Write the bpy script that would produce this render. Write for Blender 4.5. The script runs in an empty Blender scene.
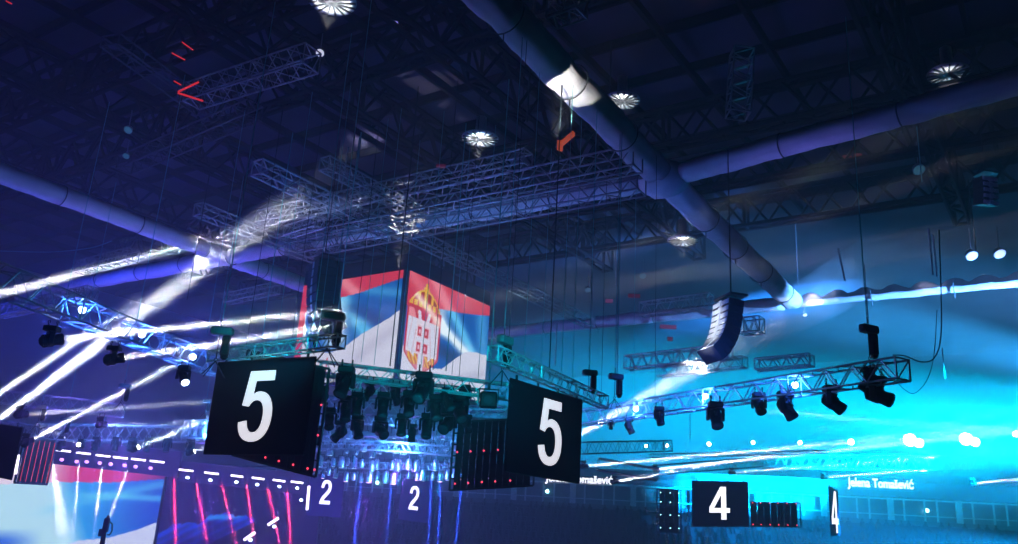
import bpy, math, random
from mathutils import Vector, Matrix
from mathutils.geometry import tessellate_polygon
random.seed(7)
sc = bpy.context.scene
COL = sc.collection
V = Vector
sc.view_settings.view_transform = 'Standard'
sc.view_settings.look = 'None'
sc.view_settings.gamma = 1
sc.view_settings.exposure = 0
sc.cycles.use_denoising = True
sc.cycles.max_bounces = 3
sc.cycles.diffuse_bounces = 0
sc.cycles.glossy_bounces = 1
sc.cycles.volume_bounces = 0
sc.cycles.transparent_max_bounces = 6

# ------------------------------------------------------------------ camera (eye level 12 m above the arena floor)
F, TH, RO = 850.0, math.radians(17.5), math.radians(3.5)
EYE = V((0, 0, 12))
cam = bpy.data.cameras.new('camera')
camo = bpy.data.objects.new('camera', cam); COL.objects.link(camo); sc.camera = camo
cam.sensor_width = 36; cam.lens = F / 1018 * 36; cam.clip_end = 600
FW = V((0, math.cos(TH), math.sin(TH))); UP0 = V((0, -math.sin(TH), math.cos(TH))); RT0 = V((1, 0, 0))
RT = RT0 * math.cos(RO) + UP0 * math.sin(RO); UP = UP0 * math.cos(RO) - RT0 * math.sin(RO)
mw = Matrix((RT, UP, -FW)).transposed().to_4x4(); mw.translation = EYE; camo.matrix_world = mw

def ray(px, py): return FW * F + RT * (px - 509) + UP * (272 - py)
def at(px, py, d):                      # point at ground distance d (along the heading)
    v = ray(px, py); return EYE + v * (d / v.y)
def atz(px, py, h):                     # point at height h above eye level
    v = ray(px, py); return EYE + v * (h / v.z)
def px_of(p):
    q = p - EYE; d = q.dot(FW); return (509 + F * q.dot(RT) / d, 272 - F * q.dot(UP) / d)
AZ = math.radians(34.3)
A = V((math.sin(AZ), math.cos(AZ), 0)); B = V((-math.cos(AZ), math.sin(AZ), 0)); Z = V((0, 0, 1))

# ------------------------------------------------------------------ materials
MATS = {}
def mat(name, col, rough=.5, metal=0., noise=.15, scale=4., emit=None, es=1.0, spec=.5):
    if name in MATS: return MATS[name]
    m = bpy.data.materials.new(name); m.use_nodes = True; nt = m.node_tree; b = nt.nodes['Principled BSDF']
    b.inputs['Roughness'].default_value = rough; b.inputs['Specular IOR Level'].default_value = 0.0 if name in ('crowd_clothes', 'concrete', 'roof_steel', 'roof_deck', 'dark_wall', 'white_fabric') else .15 if name in ('black_banner', 'banner_deep_blue') else spec; b.inputs['Metallic'].default_value = metal
    tc = nt.nodes.new('ShaderNodeTexCoord'); n = nt.nodes.new('ShaderNodeTexNoise'); n.inputs['Scale'].default_value = scale
    n.inputs['Detail'].default_value = 4
    nt.links.new(tc.outputs['Object'], n.inputs['Vector'])
    r = nt.nodes.new('ShaderNodeValToRGB')
    r.color_ramp.elements[0].position = .3; r.color_ramp.elements[1].position = .7
    r.color_ramp.elements[0].color = (*[c * (1 - noise) for c in col], 1)
    r.color_ramp.elements[1].color = (*[min(1, c * (1 + noise)) for c in col], 1)
    nt.links.new(n.outputs['Fac'], r.inputs['Fac']); nt.links.new(r.outputs['Color'], b.inputs['Base Color'])
    if emit:
        b.inputs['Emission Color'].default_value = (*emit, 1); b.inputs['Emission Strength'].default_value = es
    MATS[name] = m; return m
ALU = mat('aluminium', (.62, .64, .66), .42, .55, .12, 9)
DALU = mat('dark_painted_truss', (.10, .10, .12), .6, .3)
GALU = mat('grey_truss', (.34, .35, .38), .5, .4)
BLACK = mat('black_plastic', (.010, .011, .013), .5, 0, .15, 4, None, 1, .25)
DARK = mat('dark_metal', (.05, .055, .06), .5, .4)
FTRUSS = mat('far_truss_paint', (.26, .28, .30), .6, .3)
HOIST = mat('hoist_paint', (.16, .19, .2), .45, .3)
BANNER = mat('black_banner', (.012, .013, .02), .75, 0, .1)
FABRIC = mat('white_fabric', (.72, .72, .76), .85, 0, .10, 1.2)
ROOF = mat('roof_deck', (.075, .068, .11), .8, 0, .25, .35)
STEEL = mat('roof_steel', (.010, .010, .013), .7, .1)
WALLM = mat('dark_wall', (.05, .06, .08), .9)
SPK = mat('speaker_grille', (.03, .03, .035), .6)
SPKL = mat('lit_speaker_panel', (.75, .77, .8), .5)  # light falling on the panels is put into this pale colour
CABLE = mat('teal_lit_cable', (.22, .6, .6), .5, .2)  # teal light on the steel cables put into their colour
DCABLE = mat('dark_cable', (.03, .05, .06), .6)
CONC = mat('concrete', (.015, .016, .02), .9)
GLASS = mat('box_glazing', (.10, .16, .2), .15, 0, .2)
FRAME = mat('box_frame', (.45, .5, .55), .5, .2)
NUM = mat('glowing_number', (.8, .8, .85), .6, 0, .02, 3, (.86, .84, .93), .95)  # emission brightens the number; the cloth holds no lamp
NUMB = mat('glowing_number_far', (.8, .8, .85), .6, 0, .02, 3, (.95, .95, 1), 1.8)  # same emission in place of light, stronger for the far banners
WLENS = mat('lens_white', (.8, .8, .8), .3, 0, .02, 3, (1, .98, 1), 22)
BLENS = mat('lens_blue_white', (.8, .8, .8), .3, 0, .02, 3, (.55, .7, 1), 12)
VLENS = mat('lens_violet', (.8, .8, .8), .3, 0, .02, 3, (.75, .30, 1), 2.6)
CLENS = mat('lens_cyan', (.8, .8, .8), .3, 0, .02, 3, (.35, .9, 1), 10)
STRIP = mat('led_strip_white', (.8, .8, .8), .3, 0, .02, 3, (1, .85, 1), 3)
RLED = mat('led_red', (.5, .05, .05), .3, 0, .02, 3, (1, .05, .10), 2.5)
REDL = mat('led_red_dim', (.5, .05, .05), .3, 0, .02, 3, (1, .04, .05), .6)
GLASSL = mat('lens_glass_off', (.08, .10, .12), .1, .3)
PEOPLE = mat('crowd_clothes', (.004, .004, .006), .8, 0, .6, .8)
SKIN = mat('performer_dark', (.03, .02, .04), .7)
BULB = mat('par_lamp_glow', (.5, .5, .5), .3, 0, .02, 3, (.45, .75, 1), 1.6)
PINK = mat('par_lamp_pink', (.5, .5, .5), .3, 0, .02, 3, (1, .55, .95), 4)
TEXTM = mat('text_white', (.8, .8, .8), .6, 0, .02, 3, (1, .95, 1), 2.2)

# ------------------------------------------------------------------ mesh builder
class MB:
    def __init__(s): s.v = []; s.f = []
    def tube(s, a, b, r, n=5, r2=None):
        a = V(a); b = V(b); d = b - a
        if d.length < 1e-6: return s
        d.normalize(); x = d.orthogonal().normalized(); y = d.cross(x); r2 = r if r2 is None else r2
        k = len(s.v)
        for p, q in ((a, r), (b, r2)):
            for i in range(n):
                t = 2 * math.pi * i / n; s.v.append(p + (x * math.cos(t) + y * math.sin(t)) * q)
        for i in range(n): j = (i + 1) % n; s.f.append((k + i, k + j, k + n + j, k + n + i))
        s.f.append(tuple(range(k + n - 1, k - 1, -1))); s.f.append(tuple(range(k + n, k + 2 * n))); return s
    def path(s, pts, r, n=6, caps=True, radii=None):
        k = len(s.v); m = len(pts); x = None
        for i, p in enumerate(pts):
            d = (pts[min(i + 1, m - 1)] - pts[max(i - 1, 0)]).normalized()
            x = d.orthogonal().normalized() if x is None else (x - d * x.dot(d)).normalized()
            y = d.cross(x); rr = radii[i] if radii else r
            for j in range(n):
                t = 2 * math.pi * j / n; s.v.append(p + (x * math.cos(t) + y * math.sin(t)) * rr)
        for i in range(m - 1):
            for j in range(n):
                j2 = (j + 1) % n; s.f.append((k + i * n + j, k + i * n + j2, k + (i + 1) * n + j2, k + (i + 1) * n + j))
        if caps: s.f.append(tuple(range(k + n - 1, k - 1, -1))); s.f.append(tuple(range(k + (m - 1) * n, k + m * n)))
        return s
    def box(s, c, x, y, z):              # centre and three half vectors
        c = V(c); k = len(s.v)
        for sx in (-1, 1):
            for sy in (-1, 1):
                for sz in (-1, 1): s.v.append(c + x * sx + y * sy + z * sz)
        for q in ((0, 1, 3, 2), (4, 6, 7, 5), (0, 4, 5, 1), (2, 3, 7, 6), (0, 2, 6, 4), (1, 5, 7, 3)): s.f.append(tuple(k + i for i in q))
        return s
    def ab(s, c, hx, hy, hz): return s.box(c, V((hx, 0, 0)), V((0, hy, 0)), V((0, 0, hz)))
    def bbox(s, c, hx, hy, hz, bev=.02):   # bevelled axis-aligned box
        c = V(c); k = len(s.v); ring = []
        for zz, q in ((-hz, bev), (-hz + bev, 0), (hz - bev, 0), (hz, bev)):
            pts = [(-hx + q, -hy + bev + q * 0), (-hx + bev, -hy + q), (hx - bev, -hy + q), (hx - q, -hy + bev), (hx - q, hy - bev), (hx - bev, hy - q), (-hx + bev, hy - q), (-hx + q, hy - bev)]
            ring.append(len(s.v)); s.v += [c + V((x, y, zz)) for x, y in pts]
        for a, b in zip(ring, ring[1:]):
            for i in range(8): j = (i + 1) % 8; s.f.append((a + i, a + j, b + j, b + i))
        s.f.append(tuple(range(ring[0] + 7, ring[0] - 1, -1))); s.f.append(tuple(range(ring[3], ring[3] + 8))); return s
    def lathe(s, o, d, prof, n=14):      # prof: (distance along d, radius)
        o = V(o); d = V(d).normalized(); x = d.orthogonal().normalized(); y = d.cross(x); k = len(s.v); m = len(prof)
        for a, r in prof:
            for i in range(n):
                t = 2 * math.pi * i / n; s.v.append(o + d * a + (x * math.cos(t) + y * math.sin(t)) * r)
        for i in range(m - 1):
            for j in range(n): j2 = (j + 1) % n; s.f.append((k + i * n + j, k + i * n + j2, k + (i + 1) * n + j2, k + (i + 1) * n + j))
        s.f.append(tuple(range(k + n - 1, k - 1, -1))); s.f.append(tuple(range(k + (m - 1) * n, k + m * n))); return s
    def mesh(s, name, m, smooth=False, org=None):
        me = bpy.data.meshes.new(name); o = org or V((0, 0, 0))
        me.from_pydata([tuple(p - o) for p in s.v], [], s.f); me.materials.append(m); me.update()
        if smooth:
            for p in me.polygons: p.use_smooth = True
        return me
    def obj(s, name, m, parent=None, smooth=False, org=None):
        if parent is not None: org = V((0, 0, 0)) if org is None else org
        elif org is None: org = sum(s.v, V((0, 0, 0))) / max(1, len(s.v))
        o = bpy.data.objects.new(name, s.mesh(name, m, smooth, org)); COL.objects.link(o)
        if parent is not None: o.parent = parent; o.location = (0, 0, 0)
        else: o.location = org
        return o
def tag(o, label=None, cat=None, group=None, kind=None):
    if label: o['label'] = label
    if cat: o['category'] = cat
    if group: o['group'] = group
    if kind: o['kind'] = kind
    return o
def empty(name, loc, label, cat, group=None, rz=0):
    o = bpy.data.objects.new(name, None); COL.objects.link(o); o.location = loc; o.rotation_euler = (0, 0, rz); o.empty_display_size = .1
    return tag(o, label, cat, group)
KIDS = {}
def dup(root, loc, rz=0, label=None, group=None, scale=None):
    r = root.copy(); COL.objects.link(r); r.location = loc; r.rotation_euler = (0, 0, rz)
    if scale: r.scale = (scale,) * 3
    if label: r['label'] = label
    if group: r['group'] = group
    kids = {}
    for ch in root.children:
        c = ch.copy(); COL.objects.link(c); c.parent = r; kids.setdefault(ch.name.split('.')[0], []).append(c)
        for g in ch.children:
            d = g.copy(); COL.objects.link(d); d.parent = c
    KIDS[r.name] = kids
    return r
ORD = ['first', 'second', 'third', 'fourth', 'fifth', 'sixth', 'seventh', 'eighth', 'ninth', 'tenth', 'eleventh', 'twelfth', 'thirteenth', 'fourteenth', 'fifteenth', 'sixteenth', 'seventeenth', 'eighteenth', 'nineteenth', 'twentieth', 'twenty-first', 'twenty-second', 'twenty-third', 'twenty-fourth', 'twenty-fifth', 'twenty-sixth', 'twenty-seventh', 'twenty-eighth', 'twenty-ninth', 'thirtieth']

# ------------------------------------------------------------------ lights
def spot(p, tgt, e, col=(.86, .9, 1), deg=2.4, blend=.35, rad=.06, name='spot_light'):
    l = bpy.data.lights.new(name, 'SPOT'); l.energy = e; l.color = col; l.shadow_soft_size = rad
    l.spot_size = math.radians(deg); l.spot_blend = blend
    o = bpy.data.objects.new(name, l); COL.objects.link(o); o.location = p
    o.rotation_euler = (tgt - p).to_track_quat('-Z', 'Y').to_euler(); return o
def point(p, e, col, rad=.3, name='glow_light'):
    l = bpy.data.lights.new(name, 'POINT'); l.energy = e; l.color = col; l.shadow_soft_size = rad
    o = bpy.data.objects.new(name, l); COL.objects.link(o); o.location = p; return o

BEAMN = [0]
def haze_mat(dens):
    nm = 'beam_haze_%d' % round(dens * 1000)
    if nm in MATS: return MATS[nm]
    m = bpy.data.materials.new(nm); m.use_nodes = True; nt = m.node_tree; nt.nodes.clear()
    o = nt.nodes.new('ShaderNodeOutputMaterial'); v = nt.nodes.new('ShaderNodeVolumeScatter'); v.inputs['Density'].default_value = dens; v.inputs['Anisotropy'].default_value = .1
    nt.links.new(v.outputs[0], o.inputs['Volume']); m.cycles.volume_sampling = 'MULTIPLE_IMPORTANCE'; MATS[nm] = m; return m
def shaft(src, tgt, L, deg, e, label, col=(.86, .9, 1), dens=.08, r0=.11, group='light shafts in the haze', blend=.35):
    """a body of smoke standing in a lamp's beam, and the lamp that lights it"""
    d = (tgt - src).normalized(); k = math.tan(math.radians(deg / 2)); mb = MB()
    mb.lathe(src, d, [(0, r0), (L, r0 + L * k)], 20)
    o = mb.obj('light_shaft', haze_mat(dens)); tag(o, label, 'light beam', group, 'stuff')
    l = bpy.data.lights.new('beam_light', 'AREA'); l.shape = 'DISK'; l.size = r0 * 1.7; l.spread = math.radians(deg); l.color = col
    l.energy = e / (4 * math.pi) * math.pi * k * k * 3.0
    lo = bpy.data.objects.new('beam_light', l); COL.objects.link(lo); lo.location = src; lo.rotation_euler = (tgt - src).to_track_quat('-Z', 'Y').to_euler(); return o
# haze fills the whole hall
w = bpy.data.worlds.new('hall_air'); sc.world = w; w.use_nodes = True; nt = w.node_tree; nt.nodes.clear()
wo = nt.nodes.new('ShaderNodeOutputWorld'); vs = nt.nodes.new('ShaderNodeVolumeScatter')
vs.inputs['Density'].default_value = .0062; vs.inputs['Anisotropy'].default_value = .2
nt.links.new(vs.outputs[0], wo.inputs['Volume'])
w.cycles.volume_sampling = 'MULTIPLE_IMPORTANCE'

# ------------------------------------------------------------------ truss
def truss(label, p0, p1, wd=.6, ht=.6, bay=.8, rc=.035, rb=.02, m=None, group=None, name='lighting_truss', tri=False, nseg=5, skew=None):
    m = m or ALU
    org = (p0 + p1) / 2; a = p0 - org; b = p1 - org; d = (b - a); L = d.length; d.normalize()
    side = d.cross(Z).normalized(); upv = side.cross(d).normalized()
    if tri: off = [side * wd / 2 + upv * ht / 2, -side * wd / 2 + upv * ht / 2, -upv * ht / 2]
    else: off = [side * wd / 2 + upv * ht / 2, -side * wd / 2 + upv * ht / 2, -side * wd / 2 - upv * ht / 2, side * wd / 2 - upv * ht / 2]
    t = empty(name, org, label, 'truss', group)
    for o in off:
        MB().tube(a + o, b + o, rc, nseg + 1).obj('chord', m, t)
    n = max(2, round(L / bay)); br = MB()
    for i in range(n):
        q0 = a + d * (L * i / n); q1 = a + d * (L * (i + 1) / n); qm = (q0 + q1) / 2
        for k in range(len(off)):
            o1 = off[k]; o2 = off[(k + 1) % len(off)]
            br.tube(q0 + o1, qm + o2, rb, 4); br.tube(qm + o2, q1 + o1, rb, 4)
        for q in ([q0] if i % 4 == 0 else []) + ([q1] if i == n - 1 else []):
            for k in range(len(off)): br.tube(q + off[k], q + off[(k + 1) % len(off)], rb * 1.3, 4)
    br.obj('lacing', m, t)
    return t
def ring_truss(label, c, r, a0, a1, wd, ht, bay, rc, rb, m, group=None):
    t = empty('curved_truss', c, label, 'truss', group); n = max(4, round(abs(a1 - a0) * r / bay))
    P = lambda i, dr, dz: V((math.sin(a0 + (a1 - a0) * i / n) * (r + dr), math.cos(a0 + (a1 - a0) * i / n) * (r + dr), dz))
    offs = [(wd / 2, ht / 2), (-wd / 2, ht / 2), (-wd / 2, -ht / 2), (wd / 2, -ht / 2)]
    for o in offs: MB().path([P(i, *o) for i in range(n + 1)], rc, 5).obj('chord', m, t)
    br = MB()
    for i in range(n):
        for k in range(4): br.tube(P(i, *offs[k]), P(i + .5, *offs[(k + 1) % 4]), rb, 4); br.tube(P(i + .5, *offs[(k + 1) % 4]), P(i + 1, *offs[k]), rb, 4)
    br.obj('lacing', m, t); return t

# ================================================================== THE HALL
H = 18.0     # height of wrapped girders above eye level
N1 = atz(663, 178, H)
# ceiling deck
cz = 12 + 27
def quad(name, pts, m, label=None):
    mb = MB(); mb.v = [V(p) for p in pts]; mb.f = [(0, 1, 2, 3)]; o = mb.obj(name, m); o['kind'] = 'structure'
    if label: o['label'] = label
    return o
def slab(name, c, x, y, z, m):
    o = MB().box(c, x, y, z).obj(name, m); o['kind'] = 'structure'; return o
slab('ceiling', N1 + Z * (cz + .2 - N1.z) + A * 15 + B * 5, A * 75, B * 80, Z * .2, ROOF)
slab('floor', V((0, 60, -.2)), V((120, 0, 0)), V((0, 100, 0)), V((0, 0, .2)), CONC)
cE = N1.copy(); cE.z = 18
slab('wall_far', cE + A * 88 + Z * 2, A * .3, B * 130, Z * 24, WALLM)
slab('wall_left', cE + B * 118 + Z * 2, A * 130, B * .3, Z * 24, WALLM)
# purlins under the deck: one per line
k = 0
for i in range(-9, 7):
    c = N1 + A * (i * 4.2); c.z = cz - .35
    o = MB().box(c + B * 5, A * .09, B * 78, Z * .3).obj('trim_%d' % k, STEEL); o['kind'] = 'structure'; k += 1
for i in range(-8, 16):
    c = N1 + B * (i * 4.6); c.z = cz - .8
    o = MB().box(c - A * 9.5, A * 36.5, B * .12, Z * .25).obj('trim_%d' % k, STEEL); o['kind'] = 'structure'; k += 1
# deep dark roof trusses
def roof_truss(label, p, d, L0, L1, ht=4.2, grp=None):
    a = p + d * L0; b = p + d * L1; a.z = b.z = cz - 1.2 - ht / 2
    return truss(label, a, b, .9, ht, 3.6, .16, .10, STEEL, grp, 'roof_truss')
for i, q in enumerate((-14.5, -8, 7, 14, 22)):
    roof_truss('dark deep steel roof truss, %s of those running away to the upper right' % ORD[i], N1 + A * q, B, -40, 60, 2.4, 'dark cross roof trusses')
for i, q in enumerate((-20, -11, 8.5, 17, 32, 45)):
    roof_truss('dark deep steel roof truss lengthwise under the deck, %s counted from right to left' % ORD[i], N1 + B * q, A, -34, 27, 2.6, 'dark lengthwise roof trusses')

# fabric-wrapped girders
def girder(label, p0, p1, r=.85, scallop=None, seed=0):
    rnd = random.Random(seed); d = (p1 - p0); L = d.length; d.normalize(); s = d.cross(Z).normalized(); org = (p0 + p1) / 2
    n = max(8, int(L / .45)); M = 18; mb = MB(); ph = [rnd.uniform(0, 6.28) for _ in range(8)]
    for i in range(n + 1):
        q = p0 + d * (L * i / n) - org; x = L * i / n
        for j in range(M):
            t = 2 * math.pi * j / M; cx = math.cos(t); sy = math.sin(t)
            rr = r * (1 + .10 * abs(math.cos(2 * t)))            # soft square
            rr -= r * .30 * math.exp(-((t - 4.75) / .26) ** 2)      # laced seam along the underside
            rr += r * (.035 * math.sin(x * 2.3 + 3 * t + ph[0]) + .03 * math.sin(x * 5.1 - 2 * t + ph[1]) + .045 * math.sin(x * .8 + t + ph[2]))
            rr -= r * .09 * (abs(math.sin(x * math.pi / 5.2)) < .09)
            hz = sy * rr
            if scallop and sy > .2: hz += scallop * abs(math.sin(x * math.pi / 1.9)) * sy - scallop * .5
            mb.v.append(q + s * (cx * rr) + Z * hz)
    for i in range(n):
        for j in range(M): j2 = (j + 1) % M; mb.f.append((i * M + j, i * M + j2, (i + 1) * M + j2, (i + 1) * M + j))
    mb.f.append(tuple(range(M - 1, -1, -1))); mb.f.append(tuple(range(n * M, n * M + M)))
    t = empty('wrapped_girder', org, label, 'girder'); mb.obj('fabric_wrap', FABRIC, t, True)
    kk = min(int(L // 5.2), 9)
    for i in range(1, kk + 1):
        q = p0 + d * (i * 5.2) - org
        if (q + org - p0).length > L: break
        st = MB(); st.path([q + s * math.cos(a_) * r * 1.13 + Z * math.sin(a_) * r * 1.13 for a_ in [2 * math.pi * j / 20 for j in range(21)]], .035, 4)
        st.tube(q - Z * (r * 1.1), q - Z * (r + .4), .03, 4); st.obj('strap', DCABLE, t)
    return t
a2 = atz(235, 256, H)
def ext(p, q, a, b): d = (q - p).normalized(); return p + d * a, p + d * b
gA = (atz(491, 0, H) - N1).normalized(); gA2 = (atz(790, 298, H) - N1).normalized(); gB = (atz(1018, 82, H) - N1).normalized(); gB2 = (atz(200, 262, H) - N1).normalized()
girder('thick girder wrapped in pale fabric crossing from the top centre down to the right', N1 + gA * 26, N1 + gA * 1.0, .70, seed=1)
girder('fabric wrapped girder continuing beyond the crossing towards the blue haze on the right', N1 + gA2 * 1.0, atz(792, 301, H), .70, seed=2)
girder('pale fabric wrapped girder reaching the upper right edge under the small bright lamps', N1 + gB * 1.2, N1 + gB * 26, .52, seed=3)
girder('pale fabric wrapped girder behind the long double truss, left of the crossing', N1 + gB2 * 1.2, N1 + gB2 * 60, .55, seed=4)
p_, q_ = atz(0, 173, H), atz(300, 284, H); d_ = (q_ - p_).normalized()
girder('violet fabric wrapped girder running down from the left edge under the roof', p_ - d_ * 12, q_ + d_ * 4, .55, seed=5)
b2 = atz(790, 303, H); b2l = atz(545, 328, H); b2r = atz(1018, 281, H)
d_ = (b2l - b2).normalized(); girder('far fabric wrapped girder left of the curved speaker array', b2 + d_ * .5, b2 + d_ * 62, .5, seed=6)
d_ = (b2r - b2).normalized(); girder('far wrapped girder with scalloped loose fabric at the right edge', b2 + d_ * .5, b2 + d_ * 44, .38, .5, seed=7)
jt = MB(); jt.lathe((0, 0, -.95), (0, 0, 1), [(0, .25), (.12, .75), (.4, 1.12), (.8, 1.25), (1.2, 1.15), (1.6, .8), (1.75, .3)], 22)
rj = random.Random(5)
for v_ in jt.v: v_ *= 1 + .05 * math.sin(v_.x * 7 + v_.y * 5) + .04 * math.sin(v_.z * 11 + v_.x * 3)
jt.v = [v_ + N1 for v_ in jt.v]
tag(jt.obj('girder_joint', FABRIC, None, True), 'bulging fabric covered joint where the wrapped girders cross', 'girder joint')

# ================================================================== UPPER TRUSS GRID
def tp(label, a, b, h, **k):
    return truss(label, atz(a[0], a[1], h), atz(b[0], b[1], h), **k)
G = 'grey trusses of the high grid above the video cube'
tA = atz(632, 160, 17.2)
def gl(p, d, l0, l1, label, wd=.75, ht=.8, m=GALU, **k): return truss(label, p + d * l0, p + d * l1, wd, ht, 1.75, .055, .034, m, G, **k)
gl(tA, B, -.3, 23.5, 'long box truss meeting the girder crossing, upper of the two lit ones', 1.0, 1.0)
tB = atz(636, 184, 17.2)
gl(tB, B, -.3, 24.5, 'long box truss with white glints, lower of the two above the video cube', 1.0, 1.0)
tC = atz(520, 160, 19.0)
gl(tC, B, -.5, 20, 'short dim box truss just above the double trusses under the bright roof disc', .8, .8)
c1 = atz(330, 205, 17.6)
gl(atz(300, 188, 17.6), A, -3, 8, 'grey truss crossing down behind the left end of the double trusses')
gl(atz(418, 238, 17.2), A, -4, 22, 'thin grey truss sloping down to the right behind the video cube', .8, .7)
gl(atz(205, 212, 17.0), A, -.5, 12, 'dim truss sloping from the left into the white haze beam', .7, .7)
gl(atz(375, 190, 18.5), A, -4, 4, 'short dim truss crossing over the double trusses near their middle', .7, .7)
truss('short bright truss stub caught by the white beam left of the grid', atz(288, 232, 17), atz(320, 222, 17), .6, .6, .8, .05, .03, ALU, G)
D = 'dim trusses hung high in the dark'
truss('dim violet truss high up with a red lit left end', atz(193, 96, 20), atz(312, 58, 20), 1.0, 1.0, 1.1, .05, .028, GALU, D)
truss('dark ladder like truss running up to the left from the red lit corner', atz(110, 40, 20), atz(206, 110, 20), 1.0, .5, 1.6, .04, .022, DALU, D)
truss('dark truss under the roof left of centre with small square frames below', atz(125, 165, 19), atz(255, 110, 19), .9, .8, 1.3, .05, .025, DALU, D)
truss('small dark truss piece high beside the wrapped girder at the top', atz(552, 14, 19), atz(582, 4, 19), .8, .8, .8, .05, .03, GALU, D)
truss('dark ladder truss hanging upright in the upper right', at(738, 115, 34), at(742, 52, 34), .9, .9, .9, .035, .03, GALU, D)
truss('small lilac truss pair left of the cube, upper one', atz(228, 299, 14), atz(276, 288, 14), .6, .6, .8, .04, .025, GALU, D)
truss('dim lilac truss above the leftmost white beam', atz(80, 268, 14), atz(133, 255, 14), .7, .7, .8, .04, .025, GALU, D)
truss('dim lilac truss behind the blue truss at the left edge', atz(0, 312, 12), atz(92, 293, 12), .7, .7, .8, .04, .025, GALU, D)
truss('pale blue truss with leaning braces left of the speaker array', atz(642, 310, 15.5), atz(712, 301, 15.5), .8, .9, 1.0, .05, .03, ALU, D)
truss('white glinting truss end in the hazy beam left of the speaker array', atz(627, 363, 11), atz(730, 352, 11), .7, .8, .9, .05, .03, ALU, D)
truss('faint truss in the grey beam below the glinting truss end', atz(660, 372, 10.5), atz(745, 362, 10.5), .6, .6, .9, .04, .025, ALU, D)
truss('short pale truss in the blue haze above the right lighting truss', atz(757, 365, 10), atz(812, 360, 10), .6, .6, .8, .05, .03, ALU, D)
truss('short square white rimmed frame right of the speaker array', atz(741, 327, 13), atz(762, 325, 13), .9, .9, 1.2, .05, .03, ALU, D)

# ================================================================== LOWER LIGHTING TRUSSES
L1a = atz(-40, 264, 6.0); L1b = atz(216, 367, 6.0)
truss('big bright blue lit truss sloping down from the left edge', L1a, L1b, .72, .72, 1.1, .036, .024, ALU)
L2a = atz(-30, 393, 5.0); L2b = atz(124, 411, 5.0)
truss('violet blue truss at the left ending in a vertical end frame', L2a, L2b, .55, .6, .8, .03, .02, ALU)
L3a = atz(-20, 420, 5.5); L3b = atz(28, 436, 5.5)
truss('cyan blue truss above the stage light strips', at(36, 432, 52), at(207, 435, 56), .9, .95, 1.1, .05, .032, ALU)
truss('short bright blue truss end left of the large number five banner', at(190, 430, 46), at(212, 430, 45), .9, .9, .8, .05, .03, ALU)
truss('dim blue truss low at the left above the black banner', atz(-10, 424, 4.5), atz(66, 437, 4.5), .5, .6, .8, .04, .022, DALU)
R1a = atz(583, 418, 5.6); R1b = atz(903, 369, 5.6)
truss('long blue white lit truss rising to the right in the cyan haze', R1a, R1b, .64, .64, 1.05, .034, .024, ALU)
# rig around the centre
truss('grey teal truss carrying the left number five banner', atz(212, 357, 5.25), atz(341, 341, 5.25), .36, .38, .62, .028, .017, ALU)
C1a = at(316, 368, 31); C1b = at(508, 392, 29)
truss('teal truss running between the two number five banners', C1a, C1b, .5, .5, .95, .036, .022, ALU)
truss('second teal truss behind, crossing the cluster of hanging lamps', at(352, 383, 34), at(478, 397, 34), .55, .55, 1.05, .04, .026, ALU)
truss('teal truss descending to the right above the right number five banner', atz(493, 353, 5.3), atz(604, 402, 5.3), .36, .45, .75, .03, .019, ALU)
truss('lower teal truss seen between the hanging lamps', at(318, 405, 38), at(506, 414, 37), .7, .6, 1.1, .042, .03, ALU)
truss('thin dark truss hugging the top of the left mesh screen', at(296, 372, 33), at(356, 384, 30), .4, .4, .6, .03, .018, ALU)
truss('bright cyan truss just left of the right number five banner', at(440, 418, 44), at(520, 418, 43), .6, .6, .8, .035, .022, ALU)
rc = at(405, 436, 56)
ring_truss('curved blue truss behind the lamp cluster, top one', rc + Z * .2, 6.2, math.radians(110), math.radians(250), .6, .6, .8, .04, .025, ALU)
ring_truss('curved blue truss low behind the lamp cluster, middle one', rc - Z * 1.3, 6.0, math.radians(105), math.radians(255), .5, .5, .8, .04, .025, ALU)
# far trusses in the cyan haze
truss('far dark truss right of the right banner above the first beam', at(583, 448, 60), at(668, 446, 66), .8, .8, 1.0, .05, .03, DALU)
truss('far blue lit truss below the first thin beam', at(598, 464, 62), at(657, 475, 62), .8, .8, 1.0, .05, .03, FTRUSS)
truss('far cyan truss low in the right haze, left stretch', at(655, 470, 75), at(760, 462, 78), .9, .8, 1.0, .05, .035, FTRUSS)
truss('far cyan truss low in the right haze, long right stretch', at(765, 462, 80), at(985, 464, 76), 1.2, 1.2, 1.4, .06, .04, FTRUSS)
truss('thin far arch like truss over the right haze beams', at(650, 456, 70), at(830, 452, 74), .3, .3, 1.0, .04, .025, DALU)

# ================================================================== FLAG VIDEO CUBE
def inpoly(x, y, P):
    c = False; j = len(P) - 1
    for i in range(len(P)):
        if (P[i][1] > y) != (P[j][1] > y) and x < (P[j][0] - P[i][0]) * (y - P[i][1]) / (P[j][1] - P[i][1]) + P[i][0]: c = not c
        j = i
    return c
def pl(x, P):                                # piecewise linear
    if x <= P[0][0]: return P[0][1]
    for (a, b), (c, d) in zip(P, P[1:]):
        if x <= c: return b + (d - b) * (x - a) / (c - a)
    return P[-1][1]
def mix(a, b, t): t = max(0, min(1, t)); return tuple(p + (q - p) * t for p, q in zip(a, b))
def lobe(x, y, ax, ay, bx, by, wdt):          # soft streak along a line
    dx, dy = bx - ax, by - ay; L = math.hypot(dx, dy); t = ((x - ax) * dx + (y - ay) * dy) / L ** 2
    d = ((x - ax) * dy - (y - ay) * dx) / L; e = 1 if 0 <= t <= 1 else math.exp(-((t if t < 0 else t - 1) * 4) ** 2)
    return math.exp(-(d / wdt) ** 2) * e
SCREENM = None
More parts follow.
